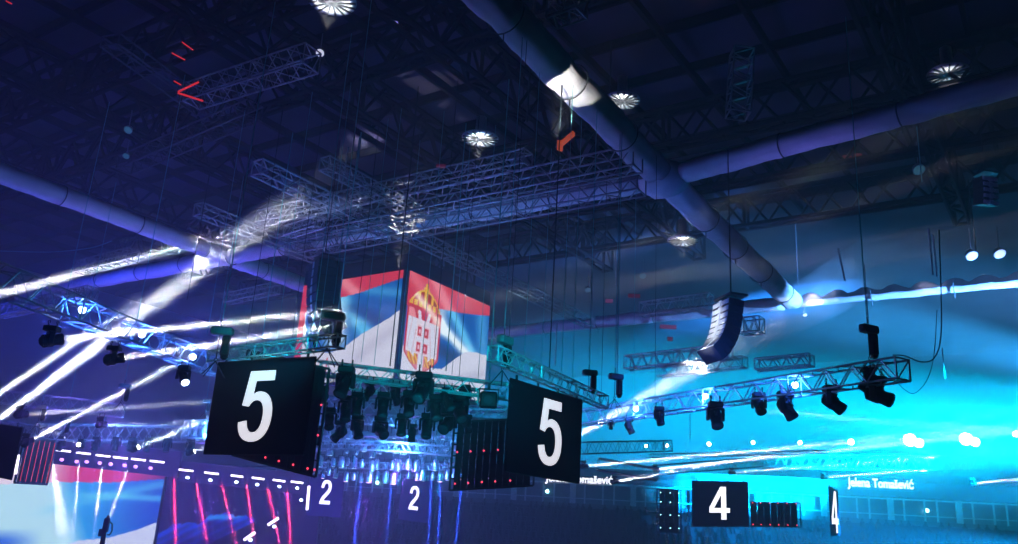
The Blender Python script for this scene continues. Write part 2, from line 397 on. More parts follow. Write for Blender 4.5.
def screen_mat():
    global SCREENM
    if SCREENM: return SCREENM
    m = bpy.data.materials.new('video_picture'); m.use_nodes = True; nt = m.node_tree; b = nt.nodes['Principled BSDF']
    c = nt.nodes.new('ShaderNodeVertexColor'); c.layer_name = 'picture'
    b.inputs['Base Color'].default_value = (.02, .02, .02, 1); b.inputs['Roughness'].default_value = .5
    b.inputs['Emission Strength'].default_value = 1.0
    nt.links.new(c.outputs[0], b.inputs['Emission Color']); SCREENM = m; return m
def screen(name, O, X, Y, nx, ny, fn, parent, gain=1.0):   # O lower left, X to the right, Y up
    me = bpy.data.meshes.new(name); vs_ = []; fs = []; cols = []
    for j in range(ny + 1):
        for i in range(nx + 1):
            s, t = i / nx, j / ny; vs_.append(tuple(O + X * s + Y * t)); c = fn(s, t); cols += [c[0] ** 2.1 * gain, c[1] ** 2.1 * gain, c[2] ** 2.1 * gain, 1]
    for j in range(ny):
        for i in range(nx): a = j * (nx + 1) + i; fs.append((a, a + 1, a + nx + 2, a + nx + 1))
    me.from_pydata(vs_, [], fs); at_ = me.color_attributes.new('picture', 'FLOAT_COLOR', 'POINT'); at_.data.foreach_set('color', cols)
    me.materials.append(screen_mat()); me.update()
    o = bpy.data.objects.new(name, me); COL.objects.link(o); o.parent = parent; return o
RED = (.72, .10, .16); PNK = (.90, .48, .52); BLU = (.03, .22, .55); LBL = (.35, .72, .92); WHT = (.80, .80, .86); GRY = (.12, .16, .30); GOLD = (.85, .66, .12); DRD = (.55, .03, .07)
def crest(x, y):
    """x 0..1, y 0..1 (up): crowned shield with a two-headed white bird; returns colour or None"""
    X = abs(x - .5)
    # crown: cross, arches, band
    if y > .70:
        if X < .03 and y < 1.0: return GOLD
        if X < .08 and .93 < y < .955: return GOLD
        top = .90 - .30 * X * X * 4 * .8
        if y < .775 and X < .40: return GOLD if (int(x * 22) % 3) else RED
        if y < top and X < .46 - (.90 - y) * .3:
            for c_, r_ in ((.02, .05), (.19, .055), (.36, .06)):
                if abs(X - c_ * (1.0 + (.9 - y) * .2)) < r_ * .55: return GOLD
            return DRD
        if abs(y - top) < .025 and X < .46: return GOLD
        return None
    side = .50 - .10 * max(0, (.16 - y) / .16) ** 1.5 * 3
    if X > side: return None
    if X > side - .045: return RED
    # bird
    if .56 < y < .67:
        if .07 < X < .20 and inpoly(X, y, [(.07, .56), (.11, .66), (.17, .665), (.22, .63), (.17, .61), (.16, .56)]): return WHT if X < .18 else GOLD
        if X > .22 + (y - .56) * .8: return (.86, .5, .52)
        return RED
    if y < .58:
        if X < .17 and .17 < y < .49:                # small shield with a cross and four fire steels
            if X < .035 or abs(y - .33) < .03: return WHT
            xx = (X - .10) / .055; yy = ((y - .33) if y > .33 else (.33 - y)) ; yy = (yy - .09) / .05
            if max(abs(xx), abs(yy)) < 1 and (max(abs(xx), abs(yy)) > .5 or xx > .2): return RED
            return (.85, .70, .74)
        if X > .20 and y > .10 + (X - .2) * .5:      # wings
            return WHT if int((X * 60 + y * 14)) % 9 else (.75, .55, .6)
        if y < .16:
            if .10 < X < .38 and y > .03: return GOLD if int(x * 30 + y * 30) % 3 else RED
            if X < .08: return WHT
            return (.8, .45, .5)
        return (.84, .80, .84)
    return RED
def pic_right(s, t):
    v = 1 - t
    if s < .40 and .06 < v < .88:
        c = crest((s - .01) / .385, 1 - (v - .06) / .80)
        if c:
            g = lobe(s, v, .02, .14, .34, .36, .045); return mix(c, (1, .93, .86), .8 * g)
    r = pl(s, [(0, .33), (.4, .235), (.6, .20), (.8, .155), (1, .10)])
    wb = pl(s, [(0, .70), (.35, .82), (.45, .80), (.6, .66), (.72, .56), (.85, .53), (1, .52)])
    if v < r:
        c = mix(RED, PNK, .2 + .9 * lobe(s, v, .30, .0, .55, .30, .07) + .5 * lobe(s, v, 0, 0, .25, .2, .08))
    elif v < wb:
        c = mix(BLU, LBL, .15 + .9 * lobe(s, v, .50, .20, .85, .60, .06) + .5 * lobe(s, v, .9, .15, .95, .5, .08))
        c = mix(c, (.9, .97, 1), lobe(s, v, .38, .38, .78, .60, .055) * 1.1 + .6 * lobe(s, v, .40, .25, .42, .45, .06))
        c = mix(c, GRY, .8 * lobe(s, v, .40, .62, .62, .68, .07))
    else: c = mix(WHT, (.62, .62, .70), .6 * lobe(s, v, .45, .95, .9, .75, .05))
    return mix(c, (.95, .97, 1), .0)
def pic_left(s, t):
    v = 1 - t
    r = pl(s, [(0, .30), (.36, .19), (.6, .16), (1, .075)])
    wb = pl(s, [(0, .34), (.07, .50), (.15, .66), (.36, .72), (.5, .68), (.66, .57), (.8, .50), (.92, .44), (1, .38)])
    if s < .05 + .10 * min(1, max(0, v - .2)) * 1.2 and v > .1:
        return mix(RED, WHT, 1 if s > .03 * v + .05 or v > .85 else .0)
    if v > .76 and s < .36:
        c = crest(s / .36, 1 - (v - .2) / .85 if v < 1 else 0)
        if c: return c
    if v < r: c = mix(RED, PNK, .25 + .9 * lobe(s, v, .40, .0, .62, .22, .05))
    elif v < wb:
        c = mix(BLU, LBL, .2 + .9 * lobe(s, v, .40, .15, .70, .55, .07) + .4 * lobe(s, v, .7, .15, 1, .22, .05))
        c = mix(c, (.85, .95, 1), 1.0 * lobe(s, v, .36, .28, .42, .60, .10))
        c = mix(c, (.02, .10, .36), .6 * lobe(s, v, .55, .30, .8, .45, .06))
    else: c = mix(WHT, (.66, .64, .72), .5 * lobe(s, v, .5, .9, .9, .6, .06))
    return c
cd = 50.0
K0 = at(407.5, 269.5, cd); hK = K0.z
KR = atz(489.5, 306.5, hK - 12); LR = (KR - K0).length
KL = atz(304, 286, hK - 12); LL = (KL - K0).length
dR = (KR - K0).normalized(); dL = (KL - K0).normalized()
SH = 6.75
K = K0.copy(); K.z = hK - SH
cube = empty('video_cube', K, 'four sided video cube showing a red, blue and white flag with a crowned crest', 'video cube')
side4 = dR * LR; back = dL * LL
mb = MB(); cc = (side4 + back) / 2
mb.box(cc + Z * (SH / 2) , side4 / 2 * .985, back / 2 * .985, Z * SH / 2 * .995)
mb.obj('body', BLACK, cube)
hd = MB(); hd.box(cc + Z * (SH + .55), side4 / 2, back / 2, Z * .5); hd.box(cc + Z * (SH + 1.2), side4 * .42, back * .42, Z * .15)
hd.obj('header', BANNER, cube)
MB().box(-(dR + dL) * .02 + Z * SH / 2, dR * .10, dL * .10, Z * SH / 2).obj('corner_post', DARK, cube)
nR = (dR.cross(Z)); nR = nR if nR.dot(dL) < 0 else -nR
nL = (dL.cross(Z)); nL = nL if nL.dot(dR) < 0 else -nL
screen('screen', dR * .18 + nR * .06, dR * (LR - .2), Z * SH, 150, 130, pic_right, cube, 1.15)['label'] = 'right face of the cube showing the crowned crest'
screen('screen', back + nL * .06 - dL * .05, -dL * (LL - .3), Z * SH, 150, 120, pic_left, cube, 1.1)['label'] = 'left face of the cube showing the flag folds'
for f in ((.1, .1), (.9, .1), (.1, .9), (.9, .9)):
    q = side4 * f[0] + back * f[1]; MB().tube(q + Z * (SH + 1.3), q + Z * (H + 12 + 8 - K.z), .03, 4).obj('hanging_rope', DCABLE, cube)

# ================================================================== NUMBER BANNERS
def bez(p0, p1, p2, p3, n=9): return [tuple(((1 - t) ** 3 * a + 3 * (1 - t) ** 2 * t * b + 3 * (1 - t) * t * t * c + t ** 3 * d) for a, b, c, d in zip(p0, p1, p2, p3)) for t in [i / n for i in range(1, n + 1)]]
def glyph(ch):
    if ch == '5':
        P = [(.105, 1), (.565, 1), (.565, .855), (.235, .855), (.21, .655)]
        P += bez((.21, .655), (.25, .69), (.29, .70), (.325, .70)) + bez((.325, .70), (.50, .70), (.60, .56), (.60, .355)) + bez((.60, .355), (.60, .13), (.48, -.015), (.29, -.015)) + bez((.29, -.015), (.12, -.015), (.015, .08), (0, .26))
        P += [(.155, .285)] + bez((.155, .285), (.17, .17), (.22, .115), (.29, .115)) + bez((.29, .115), (.38, .115), (.44, .20), (.44, .35)) + bez((.44, .35), (.44, .50), (.38, .575), (.29, .575)) + bez((.29, .575), (.23, .575), (.19, .545), (.155, .485)) + [(.03, .505)]
        return [P]
    if ch == '2':
        P = [(0, 0), (.60, 0), (.60, .145), (.22, .145)] + bez((.22, .145), (.27, .30), (.60, .43), (.60, .71)) + bez((.60, .71), (.60, .90), (.49, 1.01), (.31, 1.01)) + bez((.31, 1.01), (.13, 1.01), (.03, .89), (.02, .69)) + [(.175, .67)]
        P += bez((.175, .67), (.18, .81), (.23, .875), (.31, .875)) + bez((.31, .875), (.39, .875), (.44, .81), (.44, .70)) + bez((.44, .70), (.44, .49), (.03, .38), (0, 0))
        return [P[:-1]]
    return [[(.36, 0), (.51, 0), (.51, .21), (.62, .21), (.62, .35), (.51, .35), (.51, 1), (.34, 1), (0, .36), (0, .21), (.36, .21)], [(.36, .35), (.14, .35), (.36, .76)]]
def glyph_mesh(ch, O, X, Y, Nn, th):
    loops = glyph(ch); pts = [V((x, y, 0)) for L in loops for x, y in L]
    tri = tessellate_polygon([[V((x, y, 0)) for x, y in L] for L in loops]); mb = MB(); n = len(pts)
    for off in (Nn * th, Nn * 0): mb.v += [O + X * p.x + Y * p.y + off for p in pts]
    for a, b, c in tri: mb.f.append((a, b, c)); mb.f.append((a + n, c + n, b + n))
    k = 0
    for L in loops:
        for i in range(len(L)): j = (i + 1) % len(L); mb.f.append((k + i, k + j, n + k + j, n + k + i))
        k += len(L)
    return mb
def banner(label, TL, TR, ht, ch, gx, gy, gw, gh, numm=NUM, m=BANNER, th=.06, name='number_banner', rig=True, slim=1.0):
    """TL/TR world points of the top edge; number lower left at (gx,gy) and size gw,gh as fractions"""
    X = TR - TL; n = X.cross(Z).normalized(); n = n if n.dot(EYE - TL) > 0 else -n
    t = empty(name, TL - Z * ht, label, 'banner'); X = X.copy()
    # slightly bellied cloth
    mb = MB(); nx, ny = 14, 12
    for s_ in (0, 1):
        for j in range(ny + 1):
            for i in range(nx + 1):
                u, v = i / nx, j / ny
                mb.v.append(X * u + Z * ht * v + n * (-th * s_ + .0 * math.sin(u * 3)))
    W = nx + 1; Q = W * (ny + 1)
    for j in range(ny):
        for i in range(nx): a = j * W + i; mb.f.append((a, a + 1, a + W + 1, a + W)); mb.f.append((Q + a, Q + a + W, Q + a + W + 1, Q + a + 1))
    for i in range(nx): mb.f.append((i, Q + i, Q + i + 1, i + 1)); a = ny * W + i; mb.f.append((a, a + 1, Q + a + 1, Q + a))
    for j in range(ny): a = j * W; mb.f.append((a, a + W, Q + a + W, Q + a)); a = j * W + nx; mb.f.append((a, Q + a, Q + a + W, a + W))
    mb.obj('cloth', m, t)
    if rig:
        for zz, rr in ((ht, .035), (0, .03)): MB().tube(Z * zz - n * th / 2, X + Z * zz - n * th / 2, rr, 6).obj('rail', DARK, t)
        for u in (.08, .36, .64, .92): MB().box(X * u + Z * (ht + .09) - n * th / 2, X.normalized() * .03, n * .03, Z * .09).obj('hanging_clamp', DARK, t)
    if ch:
        g = glyph_mesh(ch, X * gx + Z * ht * gy + n * .004, X * gw / .6, Z * ht * gh, n, .012); g.obj('number', numm, t)['label'] = 'white number %s' % {'5': 'five', '2': 'two', '4': 'four'}[ch]
    return t
TL5 = atz(218, 363, 5); TR5 = atz(315.5, 357, 5)
banner('large black banner with a white number five, left of the lamp cluster', TL5, TR5, 2.93, '5', .32, .137, .33, .745)
TLr = atz(511, 378.5, 5); TRr = atz(582.5, 400.5, 5)
banner('large black banner with a white number five, right of the lamp cluster', TLr, TRr, 2.93, '5', .385, .15, .32, .745)
# LED mesh screens seen from behind
def mesh_screen(label, TL, TR, ht, nx, ny, dots, dm=RLED, rv=.02, redlines=0):
    X = TR - TL; n = X.cross(Z).normalized(); n = n if n.dot(EYE - TL) > 0 else -n; xn = X.normalized()
    t = empty('mesh_screen', TL - Z * ht, label, 'screen')
    fr = MB()
    for a, b in ((V((0, 0, 0)), X), (Z * ht, X + Z * ht), (V((0, 0, 0)), Z * ht), (X, X + Z * ht)): fr.box((a + b) / 2, (b - a) / 2, n * .04, (Z if abs((b - a).normalized().z) < .5 else xn) * .04)
    fr.obj('frame', DARK, t)
    g = MB()
    for i in range(1, nx): g.box(X * i / nx + Z * ht / 2, xn * (X.length / nx * .49 if i % 2 else X.length / nx * .475), n * .02, Z * ht / 2)
    for j in range(1, ny): g.box(X / 2 + Z * ht * j / ny, X / 2, n * .025, Z * .03)
    g.obj('louvre_strips', BLACK, t)
    for i in range(redlines): u = (i + .7) / redlines; MB().box(X * u + Z * ht / 2 + n * .05, xn * .012, n * .01, Z * ht * .46).obj('red_line', REDL, t)
    for (u, v) in dots:
        MB().lathe(X * u + Z * ht * v + n * .05, n, [(0, rv), (.02, rv), (.03, rv * .5)], 8).obj('status_light', dm, t)
    return t
hb = at(316, 477, 37).z - 12
mesh_screen('dark mesh video screen with a row of red lights, behind the left number five banner', at(232, 455, 30.5) + Z * 3.75, at(316, 477, 30) + Z * 3.75, 3.75, 13, 7,
            [(u, .055) for u in (.04, .22, .40, .56, .73, .90)] + [(.97, .37), (.98, .06), (.965, .65)], rv=.035)
hb = at(449.5, 489, 35).z - 12
mesh_screen('dark mesh video screen with two rows of red lights, left of the right banner', at(449.5, 489, 35) + Z * 2.65, at(533, 492, 35) + Z * 2.95, 2.7, 12, 6,
            [(u, .09) for u in (.06, .22, .38, .54, .72)] + [(u, .55) for u in (.06, .22, .38, .55)], rv=.035)
banner('plain black banner cut by the left edge above the stage screen', at(-40, 419, 34), at(22.5, 428, 32), 1.85, None, 0, 0, 0, 0)
mesh_screen('slatted dark video screen with thin red lines beside the left black banner', at(25, 437, 38), at(56, 441, 40), 1.95, 8, 3, [], redlines=6)
tt = None
m_ = MB(); p0 = at(16, 477, 33.5); p1 = at(21, 438, 33.5)
tag(MB().tube(at(15.5, 474, 33), at(18.5, 455, 33), .05, 6).obj('light_tube', STRIP), 'glowing white tube between the left black banner and slatted screen', 'light')
o_ = None
# far number banners
SEA = mat('banner_deep_blue', (.02, .03, .07), .8)
banner('small banner with a white number two, beside the upright white tube', at(311, 474, 66), at(345, 476, 66), 3.0, '2', .34, .29, .31, .58, NUMB, SEA)
banner('small banner with a white number two, below the lamp cluster centre', at(402, 478, 66), at(434, 482, 66), 3.0, '2', .28, .27, .29, .57, NUMB, SEA)
banner('far dark blue banner with a white number four in the cyan haze', at(692, 481, 62), at(748, 482, 63), 3.1, '4', .30, .15, .35, .73, NUMB, SEA)
banner('far narrow banner with a white number four seen almost edge on', at(829, 486, 62), at(838, 491, 70), 3.4, '4', .1, .05, .7, .9, NUMB, SEA)
mesh_screen('far dark blue mesh screen with two rows of tiny lights, right of the number four', at(747, 502, 66), at(800, 503, 66), 1.75, 8, 3, [(u, v) for u in (.1, .25, .42, .58, .75, .92) for v in (.08, .97)], rv=.05)
mesh_screen('far dark mesh screen with pin sized lights left of the number four', at(657, 489, 68), at(681, 490, 68), 3.2, 5, 5, [(u, v) for u in (.15, .55, .9) for v in (.1, .4, .7, .92)], CLENS, .03)

# ================================================================== MOVING HEADS
def make_head():
    t = empty('moving_head_light', (0, 0, 0), 'x', 'stage light')
    b = MB().bbox((0, 0, -.09), .19, .15, .075, .02); b.ab((0, .155, -.09), .10, .01, .04); b.obj('base', BLACK, t)
    c = MB()
    for s in (-1, 1):
        c = MB(); c.path([V((.12 * s, 0, -.03)), V((.12 * s, 0, .05))], .022, 6); c.path([V((.12 * s, .055 * math.cos(a), .10 + .055 * math.sin(a))) for a in [i * .6 - .3 for i in range(9)]], .014, 5); c.obj('clamp', DARK, t)
    y = MB(); y.bbox((0, 0, -.20), .22, .10, .03, .015)
    for s in (-1, 1): y.bbox((.215 * s, 0, -.36), .032, .075, .17, .02)
    y.obj('yoke', BLACK, t)
    h = MB()                                     # head points to local -Z, pivot at its own origin
    h.lathe((0, 0, .26), (0, 0, -1), [(0, .07), (.03, .12), (.09, .15), (.26, .16), (.40, .145), (.50, .16), (.58, .165), (.60, .15), (.585, .13)], 16)
    h.ab((0, .155, .05), .07, .02, .12); h.ab((0, -.155, .05), .07, .02, .12)
    for zz in (.02, .07, .12, .17): h.lathe((0, 0, zz), (0, 0, 1), [(0, .158), (.012, .172), (.024, .158)], 16)
    ho = h.obj('head', BLACK, t, True); ho.location = (0, 0, -.42)
    ln = MB().lathe((0, 0, -.315), (0, 0, -1), [(0, .12), (.02, .12), (.035, .08), (.04, .02)], 16).obj('lens', GLASSL, ho, True)
    return t
HEAD0 = make_head(); HEADUSED = [False]
def head(px, py, d, aim, label, scale=1.0, lens=None, group=None):
    """px,py is where the middle of the head stands; aim: world direction"""
    mid = at(px, py, d); aim = aim.normalized()
    loc = mid + Z * .42 * scale
    if not HEADUSED[0]:
        HEADUSED[0] = True; r = HEAD0; r.location = loc; r['label'] = label; r.scale = (scale,) * 3
        if group: r['group'] = group
        kids = {}
        for c in r.children: kids.setdefault(c.name.split('.')[0], []).append(c)
    else:
        r = dup(HEAD0, loc, 0, label, group, scale); kids = KIDS[r.name]
    pan = math.atan2(aim.y, aim.x) - math.pi / 2; tilt = math.acos(max(-1, min(1, -aim.z)))
    kids['yoke'][0].rotation_euler = (0, 0, pan)
    hd_ = kids['head'][0]; hd_.rotation_euler = (tilt, 0, pan)
    for g in hd_.children: g.data = lens_mesh(lens or GLASSL)
    return r, mid + aim * (.42 * scale)
LM = {}
def lens_mesh(m):
    if m.name not in LM: LM[m.name] = MB().lathe((0, 0, -.318), (0, 0, -1), [(0, .13), (.02, .13), (.035, .09), (.04, .02)], 16).mesh('lens', m, True)
    return LM[m.name]
def beamhead(px, py, d, tx, ty, td, e, label, deg=2.2, col=(.86, .9, 1), scale=1.0, lens=WLENS, group=None, blend=.35, ext_=1.0, dens=.075):
    """a fixture whose lens is near px,py and whose beam heads for (tx,ty,td)"""
    src = at(px, py, d); tg = at(tx, ty, td); a = (tg - src).normalized()
    mid = src - a * .36 * scale; q = px_of(mid)
    r, _ = head(q[0], q[1], mid.y, a, label, scale, lens, group)
    L = (tg - src).length * ext_
    sl = label.split(' throwing')[0].split(' sending')[0].split(' with ')[0]
    shaft(src + a * .06, tg, L, deg, e / 12 * .9, 'light shaft from the ' + sl, col, dens); return r
G1 = 'moving heads hung from the left trusses'; G2 = 'moving heads hung from the right truss'; G3 = 'moving heads of the centre cluster'
W = (.90, .93, 1.0)
beamhead(-70, 312, 16, 360, 200, 46, 2.8e6, 'white moving head just outside the left edge throwing the longest beam', 1.7, W)
beamhead(64, 339, 23.3, 420, 303, 30, 5e6, 'dark moving head below the blue truss throwing a thin white beam right', 1.9, W, 1.0, WLENS, G1, .35, .72)
beamhead(125, 357.5, 26.0, 470, 305, 32, 4.2e6, 'dark moving head below the blue truss with the second thin white beam', 1.9, W, 1.0, WLENS, G1, .35, .62)
beamhead(-30, 441, 34, 300, 195, 50, 2.4e6, 'moving head low outside the left edge sending a broad white shaft up', 5.2, W, 1.0, WLENS, G1)
beamhead(-36, 416, 36, 140, 300, 50, 2.4e6, 'moving head outside the left edge sending the upper parallel shaft', 3.2, W, 1.0, WLENS, G1)
beamhead(33, 439, 36, 240, 330, 46, 2.6e6, 'moving head by the slatted screen sending a broad beam up right', 2.7, W, .9, WLENS, G1)
beamhead(28, 414, 35, 205, 402, 42, 1.4e6, 'moving head below the left violet truss with a level thin beam', 1.6, W, .9, WLENS, G1)
beamhead(106, 424.5, 40, 260, 421, 50, 2e6, 'moving head below the end of the violet truss with a level thin beam', 1.2, W, .9, WLENS, G1)
beamhead(139, 447, 48, 215, 416, 47, 5e6, 'moving head below the cyan truss with a short very bright beam', 1.9, W, .9, WLENS, G1)
beamhead(195, 451, 46, 240, 434, 46, 3e6, 'moving head tight against the lower left corner of the left banner', 1.6, W, .8, WLENS, G1)
beamhead(78.5, 444.5, 50, 40, 426, 45, 1e6, 'moving head between slatted screen and stage strips with a dim beam', 1.2, W, .9, WLENS, G1)
for i, (x, y, d) in enumerate(((183, 377, 31),)):
    head(x, y, d - 1.5, V((.4, -.4, -.5)), 'dark moving head hanging under the right end of the blue truss', 1.0, BLENS, G1)
for i, x in enumerate((61, 96, 116, 132, 148, 167, 190)):
    head(x, 444 + i * .4, 53, V((.1 * (i % 3 - 1), -.35, -1)), 'dim moving head pointing down under the cyan truss, %s from left' % ORD[i], 1.15, None, 'moving heads under the cyan truss')
# right truss heads
for i, (x, y, d, s, a, lb) in enumerate(((659, 417, 34, 1.0, (.2, -.3, -.9), 'rounded dark moving head under the left part of the right truss'),
        (715.5, 417, 31, 1.35, (.05, -.5, -.8), 'long dark moving head hanging straight below the right truss'),
        (759, 405, 30, 1.1, (.3, .4, -.4), 'small stout moving head on the right truss beside a longer one'),
        (786, 407, 29, 1.35, (.35, -.3, -.8), 'leaning dark moving head left of the middle gap on the right truss'),
        (832, 402, 28, 1.35, (.55, -.4, -.6), 'dark moving head tilted to the right under the right truss'),
        (877, 395, 26.5, 1.45, (.5, -.5, -.35), 'largest dark moving head hanging near the end of the right truss'),
        (629, 427, 36, .9, (.4, -.1, -.8), 'small dark moving head hanging left under the right truss'),
        (611, 425, 38, .6, (0, .2, -1), 'tiny lamp on a thin arm left under the right truss'))):
    head(x, y, d, V(a), lb, s, None, G2)
head(869, 381, 26.6, V((-.3, .3, -.5)), 'dark moving head clamped behind the largest one at the truss end', 1.1, None, G2)
# right beams (far)
beamhead(588, 466, 62, 1040, 425, 74, 3e7, 'far moving head right of the right banner throwing a long level beam', 1.35, W, 1.0)
beamhead(659, 469, 72, 1050, 428, 82, 2.6e7, 'far moving head in the middle of the cyan haze with a level beam', 1.1, W, 1.0)
beamhead(619, 481, 62, 780, 452, 62, 1.6e7, 'far moving head below the ribbon text with a rising short beam', 1.3, W, 1.0)
beamhead(735, 472.5, 74, 1060, 448, 80, 2e7, 'far moving head left of the second name text with a thin beam', .9, W, 1.0)
beamhead(827, 477, 76, 1060, 460, 80, 1.8e7, 'far moving head at the name text with a thin level beam', .9, W, 1.0)
beamhead(976, 483, 70, 1070, 474, 72, 1.6e7, 'far moving head near the right edge with a thin level beam', .9, W, 1.0)
beamhead(765, 411, 33, 1060, 437, 40, 1.3e6, 'short moving head on the right truss throwing a faint beam right', 1.4, (.7, .9, 1), .7, GLASSL, G2)
shaft(at(560, 446, 42), at(770, 325, 55), 42, 6.5, 0.9e5, 'broad grey light shaft rising behind the right number five banner', W, .04)          # broad grey shaft behind the right banner
spot(at(668, 467, 70), at(560, 474, 70), 3e4, W, 2)
# far lamps with cyan halos
for i, (x, y, r_, e) in enumerate(((910, 440, .62, 1), (919, 443, .45, 1), (966, 439, .62, 1), (975, 442, .45, 1), (851, 442, .30, 1), (800, 442.5, .2, 1), (753, 442.5, .18, 1), (709, 444, .2, 1), (1016, 434, .3, 1), (667, 445.5, .16, 1), (646, 446, .16, 1))):
    c = at(x, y, 84); t = empty('blinder_light', c, 'round white glaring lamp, %s of the row across the cyan haze' % ORD[i], 'stage light', 'glaring lamps in the far haze')
    n = (EYE - c).normalized()
    MB().lathe(-n * .5, n, [(0, r_ * .5), (.25, r_ * 1.05), (.42, r_ * 1.1), (.45, r_)], 16).obj('housing', DARK, t, True)
    MB().lathe(-n * .04, n, [(0, r_ * .95), (.06, r_ * .9), (.12, r_ * .4), (.13, .02)], 16).obj('lens', WLENS, t, True)

# centre cluster heads
cl = [(322, 398, 31, .95, (-.3, -.3, -.8)), (329, 420, 32, 1.0, (.2, -.5, -.8)), (345, 384, 30, 1.35, (-.2, -.4, -.8)), (346, 410, 33, 1.2, (.1, -.4, -1)), (357, 405, 31, 1.0, (0, -.2, -1)),
      (357, 428, 34, 1.1, (.3, -.2, -1)), (340, 433, 36, 1.1, (-.5, -.3, -.7)), (383, 406, 30, 1.05, (.05, -.3, -1)), (380, 430, 35, 1.2, (.5, -.6, -.5)), (402, 426, 31, .95, (0, -.2, -1)), (409, 405, 30, 1.1, (.1, -.4, -.9)),
      (423, 390, 29, 1.35, (-.2, -.5, -.6)), (427, 427, 32, 1.1, (0, -.3, -1)), (435, 409, 30, 1.1, (.2, -.4, -.9)), (447, 401, 30, 1.0, (.4, -.3, -.7)), (448, 424, 33, 1.3, (-.3, -.7, -.5)),
      (459, 411, 31, 1.25, (.3, -.5, -.7)), (465, 396, 31, .9, (.1, .2, -1)), (369, 392, 32, .9, (-.4, -.2, -.8)), (395, 396, 33, .95, (.4, .3, -.8)), (412, 434, 36, .9, (0, 0, -1)), (318, 436, 35, .9, (-.2, -.2, -1)), (467, 425, 35, .9, (.3, .1, -1))]
cl.sort()
for i, (x, y, d, s, a) in enumerate(cl):
    head(x, y, d, V(a), 'black moving head in the centre lamp cluster, %s from its left end' % ORD[i], s * 1.12, None, G3)
# square frame flood lamp with a hole look
c = at(488.5, 400, 28.6); t = empty('flood_light', c, 'square black flood lamp with a yoke left of the right banner', 'stage light')
fb = MB(); fb.bbox((0, 0, 0), .29, .16, .27, .05); fb.obj('body', BLACK, t); MB().lathe((0, -.165, -.02), (0, -1, 0), [(0, .17), (.02, .17), (.03, .12)], 8).obj('lens', GLASSL, t)
yk = MB(); yk.ab((-.32, 0, .12), .02, .04, .22); yk.ab((.32, 0, .12), .02, .04, .22); yk.ab((0, 0, .36), .34, .04, .02); yk.ab((0, 0, .46), .04, .04, .10); yk.obj('yoke', DARK, t)
# small lamps of the crystal-like far ring
def par0():
    t = empty('par_lamp', (0, 0, 0), 'x', 'stage light')
    MB().lathe((0, 0, 0), (0, 0, -1), [(0, .05), (.04, .12), (.20, .14), (.46, .15), (.50, .16)], 10).obj('can', mat('par_can_metal', (.45, .5, .55), .3, .7), t, True)
    MB().lathe((0, 0, -.46), (0, 0, -1), [(0, .13), (.05, .10), (.06, .02)], 10).obj('lens', BULB, t)
    b = MB(); b.ab((-.18, 0, -.1), .012, .03, .15); b.ab((.18, 0, -.1), .012, .03, .15); b.ab((0, 0, .06), .19, .03, .012); b.tube((0, 0, .06), (0, 0, .35), .02, 5); b.obj('bracket', DARK, t); return t
PAR = par0(); parpink = MB().lathe((0, 0, -.46), (0, 0, -1), [(0, .15), (.05, .12), (.06, .02)], 10).mesh('lens', PINK)
rows = []
for row, (y0, n, x0, x1, dd, sag) in enumerate(((434, 18, 322, 480, 55, 2), (447, 20, 322, 482, 54, 3), (462, 24, 320, 488, 53, 4), (473, 22, 322, 486, 52, 5))):
    for i in range(n):
        u = (i + random.uniform(-.25, .25)) / (n - 1); x = x0 + (x1 - x0) * u; y = y0 + sag * (1 - (2 * u - 1) ** 2) * .6 + random.uniform(-2.5, 2.5)
        rows.append((row, i, x, y, dd + random.uniform(-2, 2)))
for k, (row, i, x, y, dd) in enumerate(rows):
    lb = 'small bright can lamp in the %s row of the hanging lamp ring, %s from left' % (('top', 'second', 'third', 'bottom')[row], ORD[i])
    if k == 0: o = PAR; o.location = at(x, y - 4, dd); o['label'] = lb; o['group'] = 'small can lamps of the hanging ring'
    else: o = dup(PAR, at(x, y - 4, dd), random.uniform(0, 3), lb, 'small can lamps of the hanging ring', random.uniform(.8, 1.35))
    if row == 3 and i % 3 == 0:
        for c_ in KIDS.get(o.name, {}).get('lens', []): c_.data = parpink
truss('thin lattice frame carrying the bottom row of small can lamps', at(322, 465, 53), at(486, 468, 53), .5, .35, .5, .03, .02, ALU)
truss('thin lattice frame carrying the top row of small can lamps', at(322, 440, 54), at(482, 442, 54), .5, .5, .5, .03, .02, ALU)
for i, (x, y) in enumerate(((365, 434), (416, 437))):
    q = at(x, y, 50); t = empty('power_box', q, 'flat dark box with a green panel above the can lamps, %s' % ('left of two', 'right of two')[i], 'box')
    MB().bbox((0, 0, 0), .72, .3, .13, .03).obj('case', DARK, t)
    MB().ab((-.3, -.31, -.02), .22, .01, .06).obj('panel', mat('green_panel', (.1, .5, .35), .5, 0, .1, 3, (.1, .6, .4), .5), t)

